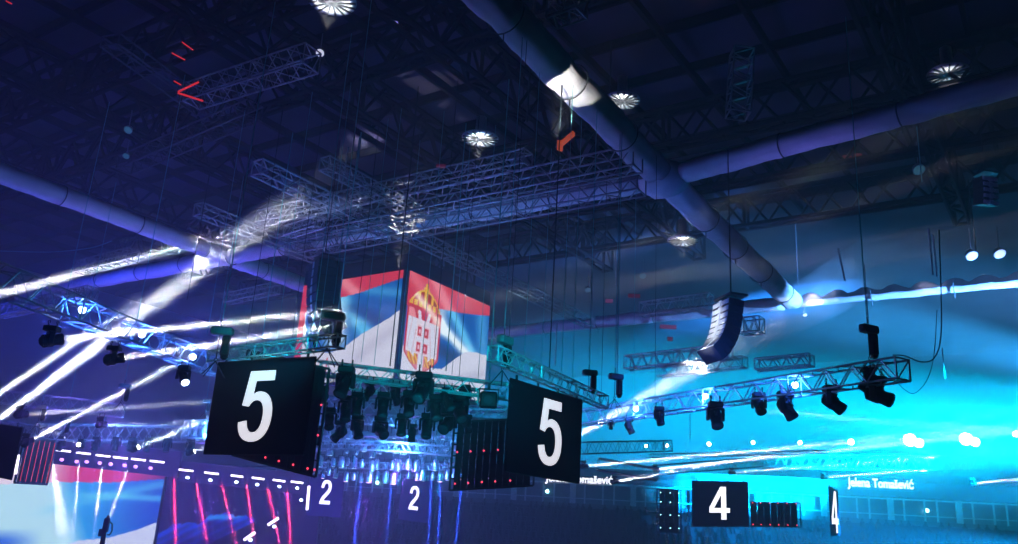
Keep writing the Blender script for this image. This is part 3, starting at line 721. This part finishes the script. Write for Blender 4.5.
# lamps inside the blue trusses
for i, (x, y, d, lb) in enumerate(((82, 310, 26, 'round glowing lamp inside the big blue truss, left one'), (142, 334.5, 29, 'round glowing lamp inside the big blue truss, middle one'), (193, 357, 31.5, 'round glowing lamp inside the big blue truss, right one'),
        (636, 409, 35.5, 'round glowing lamp inside the right truss, left one'), (705.5, 396.5, 32, 'round glowing lamp inside the right truss, middle one'), (795, 385, 28.8, 'round glowing lamp inside the right truss, right one'), (206, 436, 45, 'small blue lamp beside the lower left of the left banner'))):
    c = at(x, y, d); n = (EYE - c).normalized(); t = empty('truss_lamp', c, lb, 'stage light')
    MB().lathe(-n * .22, n, [(0, .05), (.06, .10), (.2, .12)], 12).obj('housing', DARK, t); MB().lathe(V((0, 0, 0)), n, [(0, .115), (.03, .09), (.04, .02)], 12).obj('lens', BLENS if i != 6 else mat('lens_deep_blue', (.5, .5, .6), .3, 0, .02, 3, (.12, .2, 1), 10), t)
    spot(c + n * .5 + Z * .1, c - n * 2, (260, 260, 260, 300, 300, 300, 250)[i] * 2.2, (.03, .15, 1), 150, .6, .05)  # added spot in front of the lamp, aimed back to light the truss

# ================================================================== CHAIN HOISTS
def hoist0():
    t = empty('chain_hoist', (0, 0, 0), 'x', 'hoist')
    b = MB(); b.bbox((0, 0, .05), .30, .13, .12, .03); b.lathe((-.34, 0, .05), (1, 0, 0), [(0, .07), (.03, .11), (.65, .11), (.68, .07)], 12); b.obj('motor', HOIST, t)
    g = MB().bbox((.16, 0, -.38), .12, .10, .32, .04); g.lathe((.16, 0, -.70), (0, 0, -1), [(0, .11), (.06, .09), (.09, .04)], 10); g.obj('chain_bag', BLACK, t)
    h = MB(); h.tube((-.05, 0, -.05), (-.05, 0, -.75), .016, 5); h.path([V((-.05 + .05 * math.cos(a), 0, -.82 + .06 * math.sin(a))) for a in [i * .7 for i in range(8)]], .014, 5)
    h.tube((-.05, 0, .16), (-.05, 0, .4), .02, 5); h.obj('hook', DARK, t)
    s = MB()
    for x_, y_ in ((-.35, -.2), (.25, -.2), (-.35, .2), (.25, .2)): s.tube((-.05, 0, -.85), (x_, y_, -1.3), .016, 5)
    s.obj('sling', DARK, t); return t
HO = hoist0()
hs = [(222, 333, 27.2, 1.1, 0.2, 'teal lit chain hoist standing above the left banner truss'), (333, 318, 26, 1.15, .4, 'dark teal chain hoist in front of the flag screen'), (313, 336, 29, .5, .2, 'small dark hoist right of the left banner top edge'),
      (505, 342, 26.8, 1.1, 1.0, 'bright teal chain hoist at the top end of the right banner truss'), (590, 374, 32, .9, .2, 'dark hoist right of the right banner truss'), (616, 378, 34, 1.0, .4, 'dark blue hoist left of the grey beam on the right truss'),
      (869, 331, 26, 1.1, .5, 'blue chain hoist with spread slings over the end of the right truss'), (125, 387, 33, .7, .3, 'small teal hoist over the end of the violet truss'), (66, 420, 46, .85, .6, 'small teal hoist at the left end of the cyan truss'), (42, 408, 36, .7, .2, 'small teal hoist under the left violet truss'), (207, 402, 44, .6, .4, 'faint small hoist left of the left banner'), (803, 424, 45, .01, 0, '')]
hoists = []
for i, (x, y, d, s, rz, lb) in enumerate(hs[:-1]):
    p = at(x, y, d)
    if i == 0: o = HO; o.location = p; o.rotation_euler = (0, 0, rz); o['label'] = lb; o['group'] = 'chain hoists'; o.scale = (s,) * 3
    else: o = dup(HO, p, rz, lb, 'chain hoists', s)
    hoists.append((p, s))

# ================================================================== CABLES
CG = 'vertical rigging cables'
def cable(label, p, zt, r=.018, m=CABLE, group=CG, name='rigging_cable'):
    q = V((p.x, p.y, zt)); return tag(MB().tube(p, q, r, 5).obj(name, m), label, 'cable', group)
for i, (p, s) in enumerate(hoists):
    cable('chain rising to the roof from the ' + ' '.join(hs[i][5].split()[:8]), p + V((-.04, 0, .38 * s)), 30.5, .017, CABLE)
cb = [(187, 300, 40), (207, 335, 34), (222, 322, 30), (246, 348, 30), (262, 340, 36), (275, 352, 32), (291, 345, 33), (317, 347, 31), (334, 345, 36), (352, 360, 30), (361, 362, 34), (374, 365, 33), (390, 366, 31), (398, 364, 36), (421, 368, 33), (433, 370, 30), (446, 371, 34), (452, 374, 36), (459, 378, 31), (478, 380, 34), (489, 384, 30), (508, 356, 27), (524, 364, 29), (541, 372, 36), (549, 376, 30), (561, 383, 30), (589, 372, 32), (601, 404, 38), (617, 376, 34), (633, 405, 40), (655, 404, 36), (572, 388, 33)]
for i, (x, y, d) in enumerate(cb):
    cable('thin vertical cable above centre, %s from left' % (ORD[i] if i < 30 else ('thirty-first', 'thirty-second')[i - 30]), at(x, y, d), 29.5, .024 if i % 4 == 0 else .012, CABLE if i % 3 else DCABLE)
for i, (x, y0, y1, d, m, r) in enumerate(((527, 0, 122, 33, DCABLE, .04), (610, 40, 92, 38, DCABLE, .03), (356, 132, 176, 48, CABLE, .04), (555, 323, 366, 58, FRAME, .05), (552, 150, 210, 44, DCABLE, .03), (845, 249, 281, 50, FRAME, .06), (933, 229, 275, 44, FRAME, .05), (937, 235, 277, 45, FRAME, .04), (869, 265, 330, 42, DCABLE, .02), (922, 120, 182, 42, CABLE, .03), (798, 215, 285, 60, DCABLE, .04), (945, 348, 378, 50, FRAME, .04), (690, 395, 440, 60, FRAME, .03), (463, 238, 260, 60, FRAME, .04), (616, 250, 285, 62, FRAME, .04), (976, 180, 250, 50, DCABLE, .05))):
    a = at(x, y1, d); b = V((a.x + (-.3 if i == 5 else 0), a.y, 0)); bz = at(x, y0, d).z; b.z = bz
    tag(MB().tube(a, b, r, 6).obj('drop_line', m), 'separate hanging line apart from the centre cables, %s of this scattered set' % ORD[i], 'cable', 'scattered drop lines')
# drooping cable loop at the right truss end
def loop(label, pts, r, m=DCABLE):
    P = [at(*p) for p in pts]; out = []
    for i in range(len(P) - 1):
        p0 = P[max(i - 1, 0)]; p1 = P[i]; p2 = P[i + 1]; p3 = P[min(i + 2, len(P) - 1)]
        for k in range(8):
            t = k / 8; out.append(.5 * ((2 * p1) + (p2 - p0) * t + (2 * p0 - 5 * p1 + 4 * p2 - p3) * t * t + (3 * p1 - p0 - 3 * p2 + p3) * t ** 3))
    out.append(P[-1]); return tag(MB().path(out, r, 5).obj('hanging_cable', m), label, 'cable')
loop('black cable drooping from the right truss end and rising to the roof', [(893, 355, 25.5), (905, 356, 25.6), (922, 362, 26), (935, 357, 26.5), (941, 335, 27), (941, 290, 28), (939, 230, 29)], .022)
loop('second thinner cable drooping below the right truss end', [(893, 378, 25.5), (905, 390, 26), (915, 393, 26.2), (927, 380, 26.6), (934, 355, 27), (937, 310, 28)], .014)
loop('long thin cable sagging along the far left wall', [(0, 251, 80), (50, 252, 80), (90, 248, 80), (112, 241, 80)], .05, CABLE)

# ================================================================== LINE ARRAYS
def line_array(label, top, n, face, boxw=1.15, h0=.36, curve=.11, start=.0, wide=.8, rear=False):
    """top world point, face: horizontal direction the speakers face; bends forward-down towards the bottom"""
    f = face.normalized(); s = f.cross(Z).normalized(); t = empty('line_array', top, label, 'loudspeaker')
    p = V((0, 0, 0)); ang = start
    fr = MB(); fr.box(V((0, 0, .22)), s * boxw * .5, f * .4, Z * .05); fr.tube(V((0, 0, .25)), V((0, 0, 7)), .03, 5); fr.obj('fly_frame', DARK, t)
    for i in range(n):
        ang += curve * (i / n) * 1.3
        dn = (-Z * math.cos(ang) - f * math.sin(ang)); fo = (f * math.cos(ang) - Z * math.sin(ang))
        c = p + dn * h0 / 2
        b = MB(); b.box(c - fo * .12, s * boxw / 2, fo * wide * .42, dn * h0 * .46)
        bo = b.obj('speaker_box', SPK, t)
        sg = -1 if rear else 1
        g = MB(); g.box(c + fo * ((wide * .30 + .02) if not rear else -(wide * .54 + .02)), s * boxw * .47, fo * .03, dn * h0 * .30); g.box(c + fo * ((wide * .30 + .03) if not rear else -(wide * .54 + .03)), s * .10, fo * .06, dn * h0 * .40); g.obj('grille', SPKL, bo)
        p = p + dn * h0
    return t
tp_ = at(731, 303, 34)
line_array('curved hanging speaker array with pale rear panels in the blue haze', tp_, 9, V((.92, .25, 0)), 1.35, .30, .14, .1, .8, True)  # faces away: the pale boards are its rear panels
line_array('black hanging speaker array in front of the left face of the video cube', at(324, 263, 42), 9, V((-.9, -.5, 0)), 1.7, .43, .10, 0, 1.5)
line_array('dim speaker array hanging high on the right above the speaker with pale rear panels', at(986, 178, 40), 5, V((.2, -1, 0)), .9, .3, .1)

# round ribbed air diffusers under the roof, each lit by an added spot below it
for i, (px, py, h, r_, e, lb) in enumerate(((480, 139, 24, 1.15, 2e4, 'glowing ribbed disc above the long double trusses'), (622, 101, 24, 1.0, 6e3, 'white lit disc partly behind the thick wrapped girder'), (332, 2, 22, 1.05, 1.5e4, 'white lit disc cut by the top edge of the view'), (683, 241, 19.5, 1.0, 9e3, 'wide flat white disc with ribs below the wrapped girder crossing'), (948, 74, 24, 1.0, 2e3, 'pale lit disc above the girder at the upper right'))):
    c = atz(px, py, h); t = empty('round_air_diffuser', c, lb, 'air diffuser', 'round air diffusers')
    MB().lathe((0, 0, 0), (0, 0, 1), [(0, r_), (.08, r_ * 1.02), (.35, r_ * .6), (.6, r_ * .3), (1.5, r_ * .28)], 28).obj('bowl', FRAME, t, True)
    for k in range(8): a_ = k * math.pi / 8; u_ = V((math.cos(a_), math.sin(a_), 0)); MB().box(V((0, 0, -.05)), u_ * r_, u_.cross(Z) * .03, Z * .04).obj('rib', DARK, t)
    spot(c + V((-.1, -.2, -1.5)), c, e / 9, (1, .98, .95), 62, .3, .05)
# small ceiling fixtures
def spotcan(label, px, py, d, m, s=1.0, aim=V((0, -.6, -.8))):
    c = at(px, py, d); t = empty('ceiling_spotlight', c, label, 'light'); a = aim.normalized()
    b = MB(); b.lathe(-a * .3 * s, a, [(0, .12 * s), (.1 * s, .2 * s), (.3 * s, .24 * s)], 12); b.tube(-a * .1 * s, V((0, 0, 1.2 * s)), .03, 5); b.obj('housing', GALU, t)
    MB().lathe(V((0, 0, 0)), a, [(0, .22 * s), (.02, .2 * s), (.03, .02)], 12).obj('lens', m, t); return t
PALE = mat('lens_pale', (.7, .7, .8), .3, 0, .05, 3, (.8, .8, 1), .9); VIO = mat('lens_dim_violet', (.5, .4, .8), .3, 0, .05, 3, (.35, .3, 1), .8); TEAL = mat('lens_dim_teal', (.15, .3, .35), .3, 0, .05, 3, (.12, .45, .6), .15)
for a in (('small pale floodlight under the roof at the right, left of two', 972, 256, 52, PALE, 1.6), ('small pale floodlight under the roof at the right, right of two', 1000, 254, 52, PALE, 1.6),
          ('violet white spotlight at the end of the high red lit truss', 320, 53, 36, PALE, .9), ('small violet lamp right of the top left bright disc', 396, 24, 36, VIO, .7), ('dim teal lamp on the dark truss left of centre', 128, 130, 38, TEAL, .9), ('tiny teal lamp below the dark truss left of centre', 126, 156, 38, TEAL, .7), ('small pale lamp high in the blue haze beside a drop line', 919, 170, 48, TEAL, 1.6), ('faint blue lamp right of the grey truss end', 643, 276, 60, TEAL, 1.1), ('faint blue lamp near the far wrapped girder', 588, 290, 60, TEAL, 1.0), ('tiny white lamp in the haze right of the girder end', 805, 315, 60, PALE, .6)): spotcan(*a)
# spot-lit hoist hanging over the left end of the grid
c = at(340, 200, 46); t = empty('follow_spot', c, 'white rimmed lamp hanging over the left end of the double trusses', 'stage light')
MB().lathe((-.3, 0, 0), (1, 0, .2), [(0, .15), (.1, .28), (.7, .3), (.8, .22)], 14).obj('body', BLACK, t, True)
MB().path([V((.1 + .45 * math.cos(a), 0, .1 + .45 * math.sin(a))) for a in [1.2 + i * .3 for i in range(12)]], .06, 6).obj('yoke', FRAME, t); MB().tube((0, 0, .5), (.1, 0, 3.4), .05, 6).obj('pole', FRAME, t)
# red exit-like signs, and gear whose red light is put into its emission
SIGN = mat('red_sign', (.25, .02, .03), .5, 0, .1, 3, (1, .06, .12), .05)
for i, (x, y, d, wv, lb) in enumerate(((609, 301, 66, .5, 'small red sign on the far blue wall, left'), (634, 296, 66, .8, 'red sign panel on the far wall beside a faint lamp'), (668, 327, 66, 1.1, 'dim red lettering strip behind the glinting truss'), (670, 339, 66, .35, 'tiny red sign under the dim red strip'), (847, 158, 52, .5, 'dim red glow fixture below the right wrapped girder, left'), (858, 156, 52, .4, 'dim red glow fixture below the right wrapped girder, right'), (441, 166, 40, .4, 'tiny red light left above the double trusses'))):
    c = at(x, y, d); tag(MB().bbox(c, wv * .6, .1, .16 if d > 50 else .07, .02).obj('red_sign', SIGN), lb, 'sign')
c = at(566, 140, 40); t = empty('red_lit_winch', c, 'orange red lit winch hanging above the right end of the double trusses', 'winch')
RW = mat('red_orange_glow', (.7, .15, .05), .5, 0, .3, 6, (1, .15, .05), .35)  # red light on the winch put into emission
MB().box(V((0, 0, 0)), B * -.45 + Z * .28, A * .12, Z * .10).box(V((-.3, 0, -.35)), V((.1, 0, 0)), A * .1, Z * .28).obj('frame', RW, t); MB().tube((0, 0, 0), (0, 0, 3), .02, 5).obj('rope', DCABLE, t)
for i, (x0, y0, x1, y1) in enumerate(((178, 92, 199, 82), (178, 93, 203, 101), (174, 81, 181, 85), (182, 42, 193, 50), (172, 53, 185, 60), (6, 1, 12, 4))):
    tag(MB().tube(at(x0, y0, 32), at(x1, y1, 32), .045 if i < 2 else .03, 5).obj('red_light_line', REDL), 'thin red lit rail high in the dark left roof, %s of the scattered rails' % ORD[i], 'light', 'red lit rails')

# ================================================================== STAGE (far left)
sd = 72.0
st = empty('stage_screen', at(0, 544, sd), 'huge stage video wall showing a pale blue, red and white flag', 'screen')
O = at(-60, 600, sd) - st.location; TRc = at(166, 470, sd + 5) - st.location; TLc = at(-60, 452, sd) - st.location
Xs = TRc - TLc; Xs.z = 0
BLc = V((TLc.x, TLc.y, O.z)); Ys = Z * (TLc.z - O.z)
def pic_stage(s, t):
    x = -60 + 226 * s; y = 452 + 18 * s + (1 - t) * 135
    rb = pl(x, [(0, 484), (60, 482), (110, 483), (165, 480)])
    c = (.10, .42, .85)
    if y < rb:
        c = mix((.95, .88, .95), (.85, .22, .42), (x - 40) / 35); c = mix(c, (.45, .16, .45), (x - 120) / 50)
    else:
        c = mix((.74, .94, 1.0), (.12, .60, .95), (x + (y - 500) * -.45 - 62) / 22)
        c = mix(c, (.06, .22, .75), max(0, min(1, (x - 100) / 60)) * .8)
        c = mix(c, (.35, .80, 1), .7 * lobe(x, y, 85, 495, 165, 500, 3.5) + .6 * lobe(x, y, 75, 505, 160, 486, 5))
        wl = pl(x, [(0, 532), (40, 546), (75, 546), (90, 540), (120, 538), (150, 530), (165, 524)])
        if x < 55 and y > 526: c = mix(c, (.12, .35, .9), .85 * min(1, (y - 526) / 12) * (1 - max(0, x - 20) / 35))
        if x < 3: c = (1, .55, .75)
        if y > wl and x > 70: c = (.82, .86, .98)
    return c
screen('picture', BLc, Xs, Ys, 170, 110, pic_stage, st, 1.1)
MB().box((BLc + TLc) / 2 + Xs / 2 + V((0, .5, 0)), Xs / 2 * 1.01, V((0, .3, 0)), Ys / 2 * 1.01).obj('casing', BLACK, st)
PX = Xs.normalized()
s2 = empty('stage_side_screen', at(170, 544, sd + 4), 'dark violet stage video wall with bright blue clouds low on it', 'screen')
a0 = at(167, 474, sd + 5.5) - s2.location; a1 = at(322, 488, sd + 9) - s2.location; X2 = a1 - a0; X2.z = 0; zb = (at(167, 600, sd + 5) - s2.location).z
def pic2(s, t):
    x = 167 + 155 * s; y = 474 + 12 * s + (1 - t) * 126
    c = (.07, .03, .22)
    n = math.sin(x * .16) * 3 + math.sin(x * .37 + 1) * 2 + math.sin(x * .9) * 1.2
    up_ = pl(x, [(167, 534), (185, 527), (205, 524), (215, 517), (240, 517), (256, 519), (262, 530)]) + n * .5
    if y > up_ and x < 262 and y < 560: c = mix((.03, .25, .85), (.02, .06, .4), (y - up_) / 22 + .5 * lobe(x, y, 215, 527, 232, 528, 4) + .25 * math.sin(x * .4 + y * .7)); c = mix(c, (.2, .65, 1), .8 * lobe(x, y, 215, 520, 240, 519, 2.5))
    if y > 548 - (x - 215) * .52 and x > 215 and y < 566 - (x - 215) * .52: c = (.05, .03, .10)
    return c
screen('picture', V((a0.x, a0.y, zb)), X2, Z * (a0.z - zb), 150, 100, pic2, s2, 1.0)
MB().box(V((a0.x, a0.y, (a0.z + zb) / 2)) + X2 / 2 + V((0, .5, 0)), X2 / 2, V((0, .3, 0)), Z * (a0.z - zb) / 2).obj('casing', BLACK, s2)
def stick(label, a, b, d, r=.11, m=STRIP, group=None, d2=None):
    return tag(MB().tube(at(a[0], a[1], d), at(b[0], b[1], d2 or d), r, 8).obj('light_strip', m), label, 'light', group)
SG = 'white light strips along the stage header'
for i, (x, y) in enumerate(((56.5, 450), (76.5, 452.5), (96, 455), (113.5, 457), (131.5, 458.8), (150, 460.8), (179, 469.5), (204.5, 472.5), (231, 475.3), (252, 477.6), (273, 479.8), (291, 481.5))):
    stick('white light strip above the stage screens, %s from left' % ORD[i], (x, y), (x + 14 if i < 8 else x + 12, y + 1.6), 68, .075, STRIP, SG)
stick('upright white light tube beside the small number two banner', (309, 486), (307, 510), 66, .10)
stick('slanted white light strip low on the stage, upper one', (268, 525), (278.5, 518), 66, .10)
stick('slanted white light strip low on the stage, lower one', (244, 540), (255, 532.5), 66, .10)
bl = [(61, 459.5), (76, 461.5), (86, 461.7), (99, 463), (110, 464), (124, 465.3), (135, 466.6), (150, 468), (187, 477.5), (210, 480), (236, 482), (257, 484.5), (279, 486.5), (297, 488), (301, 500), (274, 526.5), (250, 540)]
for i, (x, y) in enumerate(bl):
    c = at(x, y, 67.5); tag(MB().lathe(c + V((0, .3, 0)), (0, -1, 0), [(0, .08), (.1, .12 if i < 8 else .09), (.28, .12 if i < 8 else .09), (.32, .1)], 10).obj('stage_lamp', VLENS if i < 8 else BLENS), 'round glowing lamp below the stage strips, %s counted from left' % ORD[i], 'stage light', 'round lamps below the stage strips')
slab('trim_90', at(110, 457, 70) + V((0, .3, 0)), (at(165, 464, 70) - at(40, 450, 70)) / 2 * 1.1, V((0, .2, 0)), Z * 1.0, mat('stage_header', (.05, .04, .08), .7))
slab('trim_91', at(240, 477, 70) + V((0, .6, 0)), (at(308, 484, 70) - at(172, 470, 70)) / 2, V((0, .2, 0)), Z * .8, mat('stage_header', (.05, .04, .08), .7))
RDC = (1, .04, .12); BLC = (.02, .08, 1)
for i, (x, y, x2, y2) in enumerate(((174, 478, 176, 560), (196, 480, 207, 545), (221, 482, 233, 530), (246.5, 485, 255, 545), (267.5, 487, 283, 560), (287, 489, 292, 560))):
    shaft(at(x, y, 67), at(x2, y2, 67), 5.2, 1.6, 5e5, 'thin red light shaft before the stage side screen, %s from left' % ORD[i], RDC, .10, .10, 'red light shafts')
for i, (x, y, x2, y2) in enumerate(((362, 478, 352, 560), (392, 476, 385, 560), (432, 470, 427, 560), (441, 476, 437, 560), (461, 489, 454, 560))):
    shaft(at(x, y, 64), at(x2, y2, 64), 6, 1.3, 4e5, 'thin blue upright light shaft below the lamp ring, %s from left' % ORD[i], BLC, .10, .10, 'blue light shafts')
for i, (x, y, x2, y2, dg, e) in enumerate(((52, 461, 66, 544, 16, 1.2e4), (79, 465, 76, 500, 5, 5e4), (102, 467, 98, 500, 5, 5e4), (127, 470, 105, 530, 5, 5e4))):
    shaft(at(x, y, 66), at(x2, y2, 66), 5.5 if i == 0 else 3.5, dg, e, 'pale light cone shining down the stage screen, %s from left' % ORD[i], (.8, .8, 1), .06, .08, 'pale cones before the stage screen')
# performer-like silhouette: camera crane head
c = at(104, 534, 40); t = empty('crane_camera', c, 'dark camera on a crane arm standing against the stage screen', 'camera')
MB().lathe((0, 0, -1.4), (0, 0, 1), [(0, .13), (1.2, .11), (1.5, .09)], 8).obj('column', SKIN, t)
q = MB(); q.bbox((.02, 0, .38), .11, .12, .30, .04); q.bbox((-.1, 0, .05), .12, .12, .16, .03); q.lathe((.04, 0, .66), (0, 0, 1), [(0, .07), (.08, .08), (.14, .04)], 8); q.obj('camera_body', SKIN, t)
MB().path([V((.12, 0, .56)), V((.28, 0, .44)), V((.33, 0, .15)), V((.25, 0, -.02)), V((.14, 0, -.02))], .035, 6).obj('handle', SKIN, t)

# ================================================================== FAR STANDS
fd = 104.0
def fp(px, py, k=0): return at(px, py, fd + k)
P0 = fp(330, 500); P1 = fp(1040, 505, -14); ax = (P1 - P0); ax.z = 0; AL = ax.length; ax.normalize(); nn = V((ax.y, -ax.x, 0)); nn = nn if nn.y < 0 else -nn
base = V((P0.x, P0.y, 0)) - ax * 30
zt = lambda py, x=700: fp(x, py, -8).z
zr1 = zt(488); zr0 = zt(473); zg0 = zt(513)
LT = AL + 70
slab('wall_stand', base + ax * LT / 2 + Z * ((zg0) / 2) - nn * 1.6, ax * LT / 2, nn * .4, Z * zg0 / 2, CONC)
slab('trim_92', base + ax * LT / 2 + Z * (zg0 + .1), ax * LT / 2, nn * .5, Z * .22, mat('balcony_edge', (.07, .08, .1), .8))
rb_ = empty('ribbon_board', base + ax * LT / 2 + Z * ((zr0 + zr1) / 2) , 'long dark ribbon display board above the glazed boxes with white name text', 'display board')
MB().box(V((0, 0, 0)), ax * LT / 2, nn * .25, Z * (zr0 - zr1) / 2).obj('casing', mat('ribbon_casing', (.04, .06, .10), .5), rb_)
def text_on(body, px0, px1, py, h, parent, name='lettering'):
    cu = bpy.data.curves.new(name, 'FONT'); cu.body = body; cu.size = 1; cu.offset = .02; cu.extrude = .02; cu.align_x = 'LEFT'; cu.materials.append(TEXTM)
    o = bpy.data.objects.new(name, cu); COL.objects.link(o)
    bpy.context.view_layer.update(); wdt = o.dimensions.x
    me_ = bpy.data.meshes.new_from_object(o.evaluated_get(bpy.context.evaluated_depsgraph_get())); bpy.data.objects.remove(o)
    if not me_.materials: me_.materials.append(TEXTM)
    o = bpy.data.objects.new(name, me_); COL.objects.link(o)
    def hit(px, py):
        v = ray(px, py); q = base + nn * .3; tt_ = (q - EYE).dot(nn) / v.dot(nn); return EYE + v * tt_
    a = hit(px0, py); b = hit(px1, py); sx = (b - a).length / wdt
    Mx = Matrix((ax, Z, ax.cross(Z))).transposed().to_4x4()
    o.parent = parent; o.matrix_world = Matrix.Translation(V((a.x, a.y, a.z))) @ Mx @ Matrix.Diagonal((sx, h, 1, 1)); return o
bpy.context.view_layer.update()
text_on('Jelena Toma\u0161evi\u0107', 848.5, 914.5, 486, 1.28, rb_)
text_on('Jelena Toma\u0161evi\u0107', 546, 614, 481, 1.2, rb_)
# glazed boxes
for i in range(20):
    q = base + ax * (8 + i * (LT - 12) / 20) + Z * ((zr1 + zg0) / 2); hw = (LT - 12) / 40 * .97; hz = (zr1 - zg0) / 2
    t = empty('glazed_box', q, 'glazed viewing box in the far stand, %s from the left under the ribbon board' % ORD[i], 'viewing box', 'glazed boxes in the far stand')
    MB().box(-nn * 1.2, ax * hw, nn * .1, Z * hz).obj('rear_wall', GLASS, t)
    fr = MB()
    for u in (-1, -.62, 0, .38, 1): fr.box(ax * hw * u, ax * (.22 if abs(u) == 1 else .08), nn * .08, Z * hz)
    fr.box(Z * (hz - .15), ax * hw, nn * .08, Z * .08); fr.box(-Z * (hz - .9), ax * hw, nn * .08, Z * .05)
    fr.obj('frame', FRAME, t)
    if i % 3 == 1: MB().lathe(V((.4, 0, .2)) - nn * .6, nn, [(0, .1), (.1, .22), (.2, .1)], 10).obj('lamp', CLENS, t)
# raked seating below (audience)
for i in range(12):
    slab('trim_%d' % (100 + i), base + ax * LT / 2 + nn * (1.2 + i * .9) + Z * ((zg0 - .6 - i * .5) / 2), ax * LT / 2, nn * .45, Z * (zg0 - .6 - i * .5) / 2, CONC)
crowd = MB(); rnd = random.Random(3)
for r_ in range(12):
    for k in range(int(LT / .75)):
        if rnd.random() < .25: continue
        p = base + ax * (k * .75 + rnd.uniform(-.15, .15)) + nn * (1.2 + r_ * .9) + Z * (zg0 - .6 - r_ * .5)
        crowd.lathe(p, (0, 0, 1), [(0, .20), (.25, .22), (.55, .24), (.66, .10)], 6); crowd.lathe(p + Z * .66, (0, 0, 1), [(0, .07), (.08, .11), (.2, .10), (.26, .03)], 6)
tag(crowd.obj('audience', PEOPLE), 'dim seated audience filling the far stand below the glazed boxes', 'audience', None, 'stuff')

# ================================================================== LIGHT IN THE HAZE: mostly added lamps with no fixture
CY = (0.0, .40, 1.0); BL = (.02, .05, 1.0); VI = (.24, .07, 1.0); TE = (.0, .62, .85); IN = (.22, .16, 1.0)
def wash(px, py, d, tx, ty, td, e, col, deg, blend=1.0): return spot(at(px, py, d), at(tx, ty, td), e, col, deg, blend, .4, 'unseen_wash_light')
# cyan haze on the right
for x, e in ((910, 4e3), (970, 4e3), (851, 1.3e3), (800, 7e2), (753, 7e2), (709, 5e2), (1040, 2.5e3)):
    point(at(x, 441, 82.8), e, (0, .6, 1), .3)
CY2 = (0, .52, 1)  # washes below: unseen lamps added past the right edge to tint the haze
wash(1190, 438, 50, 690, 442, 108, 7e6, CY2, 26); wash(1200, 490, 56, 680, 490, 105, 1.9e6, (0, .40, 1), 18)
wash(1250, 400, 55, 830, 318, 85, 4.5e6, (.03, .38, 1), 16)
wash(1220, 441, 80, 760, 446, 92, 9e5, (.02, .62, 1), 9)
wash(1200, 575, 44, 700, 528, 96, 3.4e6, (0, .32, 1), 15)
wash(1300, 415, 32, 760, 392, 66, 5e6, (0, .5, 1), 15)
wash(1300, 330, 44, 850, 280, 58, 6e5, (.10, .34, 1), 24)
# violet at the stage
for x, y, e in ((200, 505, 9e2), (290, 505, 7e2), (120, 462, 1.6e3), (360, 510, 1.2e3)):
    point(at(x, y, 62), e, VI, .3)
# added deep blue fill lamps for the haze, upper left
point(at(60, 330, 60), 2.6e3, BL, .3); point(at(190, 330, 60), 1.1e3, BL, .3); point(at(-60, 330, 50), 1.2e3, BL, .3)
point(at(60, 412, 33), 450, (.15, .10, 1), .2); point(at(110, 420, 37), 400, (.2, .10, 1), .2); point(at(120, 440, 50), 1300, (.08, .25, 1), .2); point(at(203, 430, 43.5), 700, (.05, .3, 1), .2); point(at(120, 395, 55), 500, (.3, .25, 1), .2)  # added lamps that colour the left trusses and haze
spot(at(60, 420, 17), at(90, 318, 26), 1300, (.02, .17, 1), 36, 1, .2, 'unseen_wash_light'); spot(at(700, 470, 22), at(740, 397, 31), 1800, (.06, .26, 1), 60, 1, .2, 'unseen_wash_light')  # added washes to turn the two long trusses blue
# teal on the centre rig
spot(at(430, 500, 22), at(420, 385, 30), 3e3, TE, 46, 1, .3, 'unseen_wash_light'); spot(at(300, 330, 38), at(350, 400, 33), 5e2, TE, 90, 1, .3, 'unseen_wash_light')
spot(at(560, 330, 22), at(500, 370, 27.5), 1.4e3, TE, 60, 1, .3, 'unseen_wash_light'); spot(at(240, 300, 22), at(280, 345, 27), 1.2e3, TE, 60, 1, .3, 'unseen_wash_light')
point(at(400, 452, 49), 2200, (.06, .30, 1), .3); point(at(345, 440, 46), 500, (.03, .25, 1), .2); point(at(455, 440, 46), 500, (.03, .3, 1), .2); point(at(400, 474, 50), 900, (.3, .08, 1), .2)
# violet wash over roof and wrapped girders
for p, t_, e, dg in ((at(420, 330, 36), at(520, 110, 40), .9e3, 95), (at(200, 330, 45), at(150, 210, 60), .9e3, 90), (at(800, 300, 34), at(850, 110, 40), .9e3, 90), (at(620, 330, 50), at(640, 200, 55), .8e3, 90)):
    spot(p, t_, e, IN, dg, 1, .5, 'unseen_wash_light')
spot(at(430, 425, 27), at(440, 150, 31), 2.5e2, TE, 60, 1, .3, 'unseen_wash_light')  # added upward wash to bring out the cables
spot(at(620, 440, 31), at(716, 325, 34), 9000, (.8, .88, 1), 12, 1, .2, 'unseen_wash_light')  # added lamp to brighten the speaker array
spot(at(470, 330, 40), at(480, 200, 44), 800, (.12, .35, .9), 60, 1, .3, 'unseen_wash_light')     # added wash on the high double truss
spot(at(860, 330, 50), at(930, 287, 55), 4e3, (.7, .7, 1), 12, 1, .3, 'unseen_wash_light')         # added wash on the scalloped fabric
def disc(px, py, h, dx, dy, down, e, deg, col=(1, .97, .95)):  # added lamp just below its target, makes a bright pool without a fixture
    tg = atz(px, py, h); spot(tg + V((dx, dy, -down)), tg, e, col, deg, .12, .05)
disc(570, 92, 17.2, -.6, -1, 2.6, 1.1e3, 42)
disc(405, 225, 17, 0, -1, 3, 2500, 34)
for m_ in bpy.data.materials: m_.cycles.emission_sampling = 'NONE'
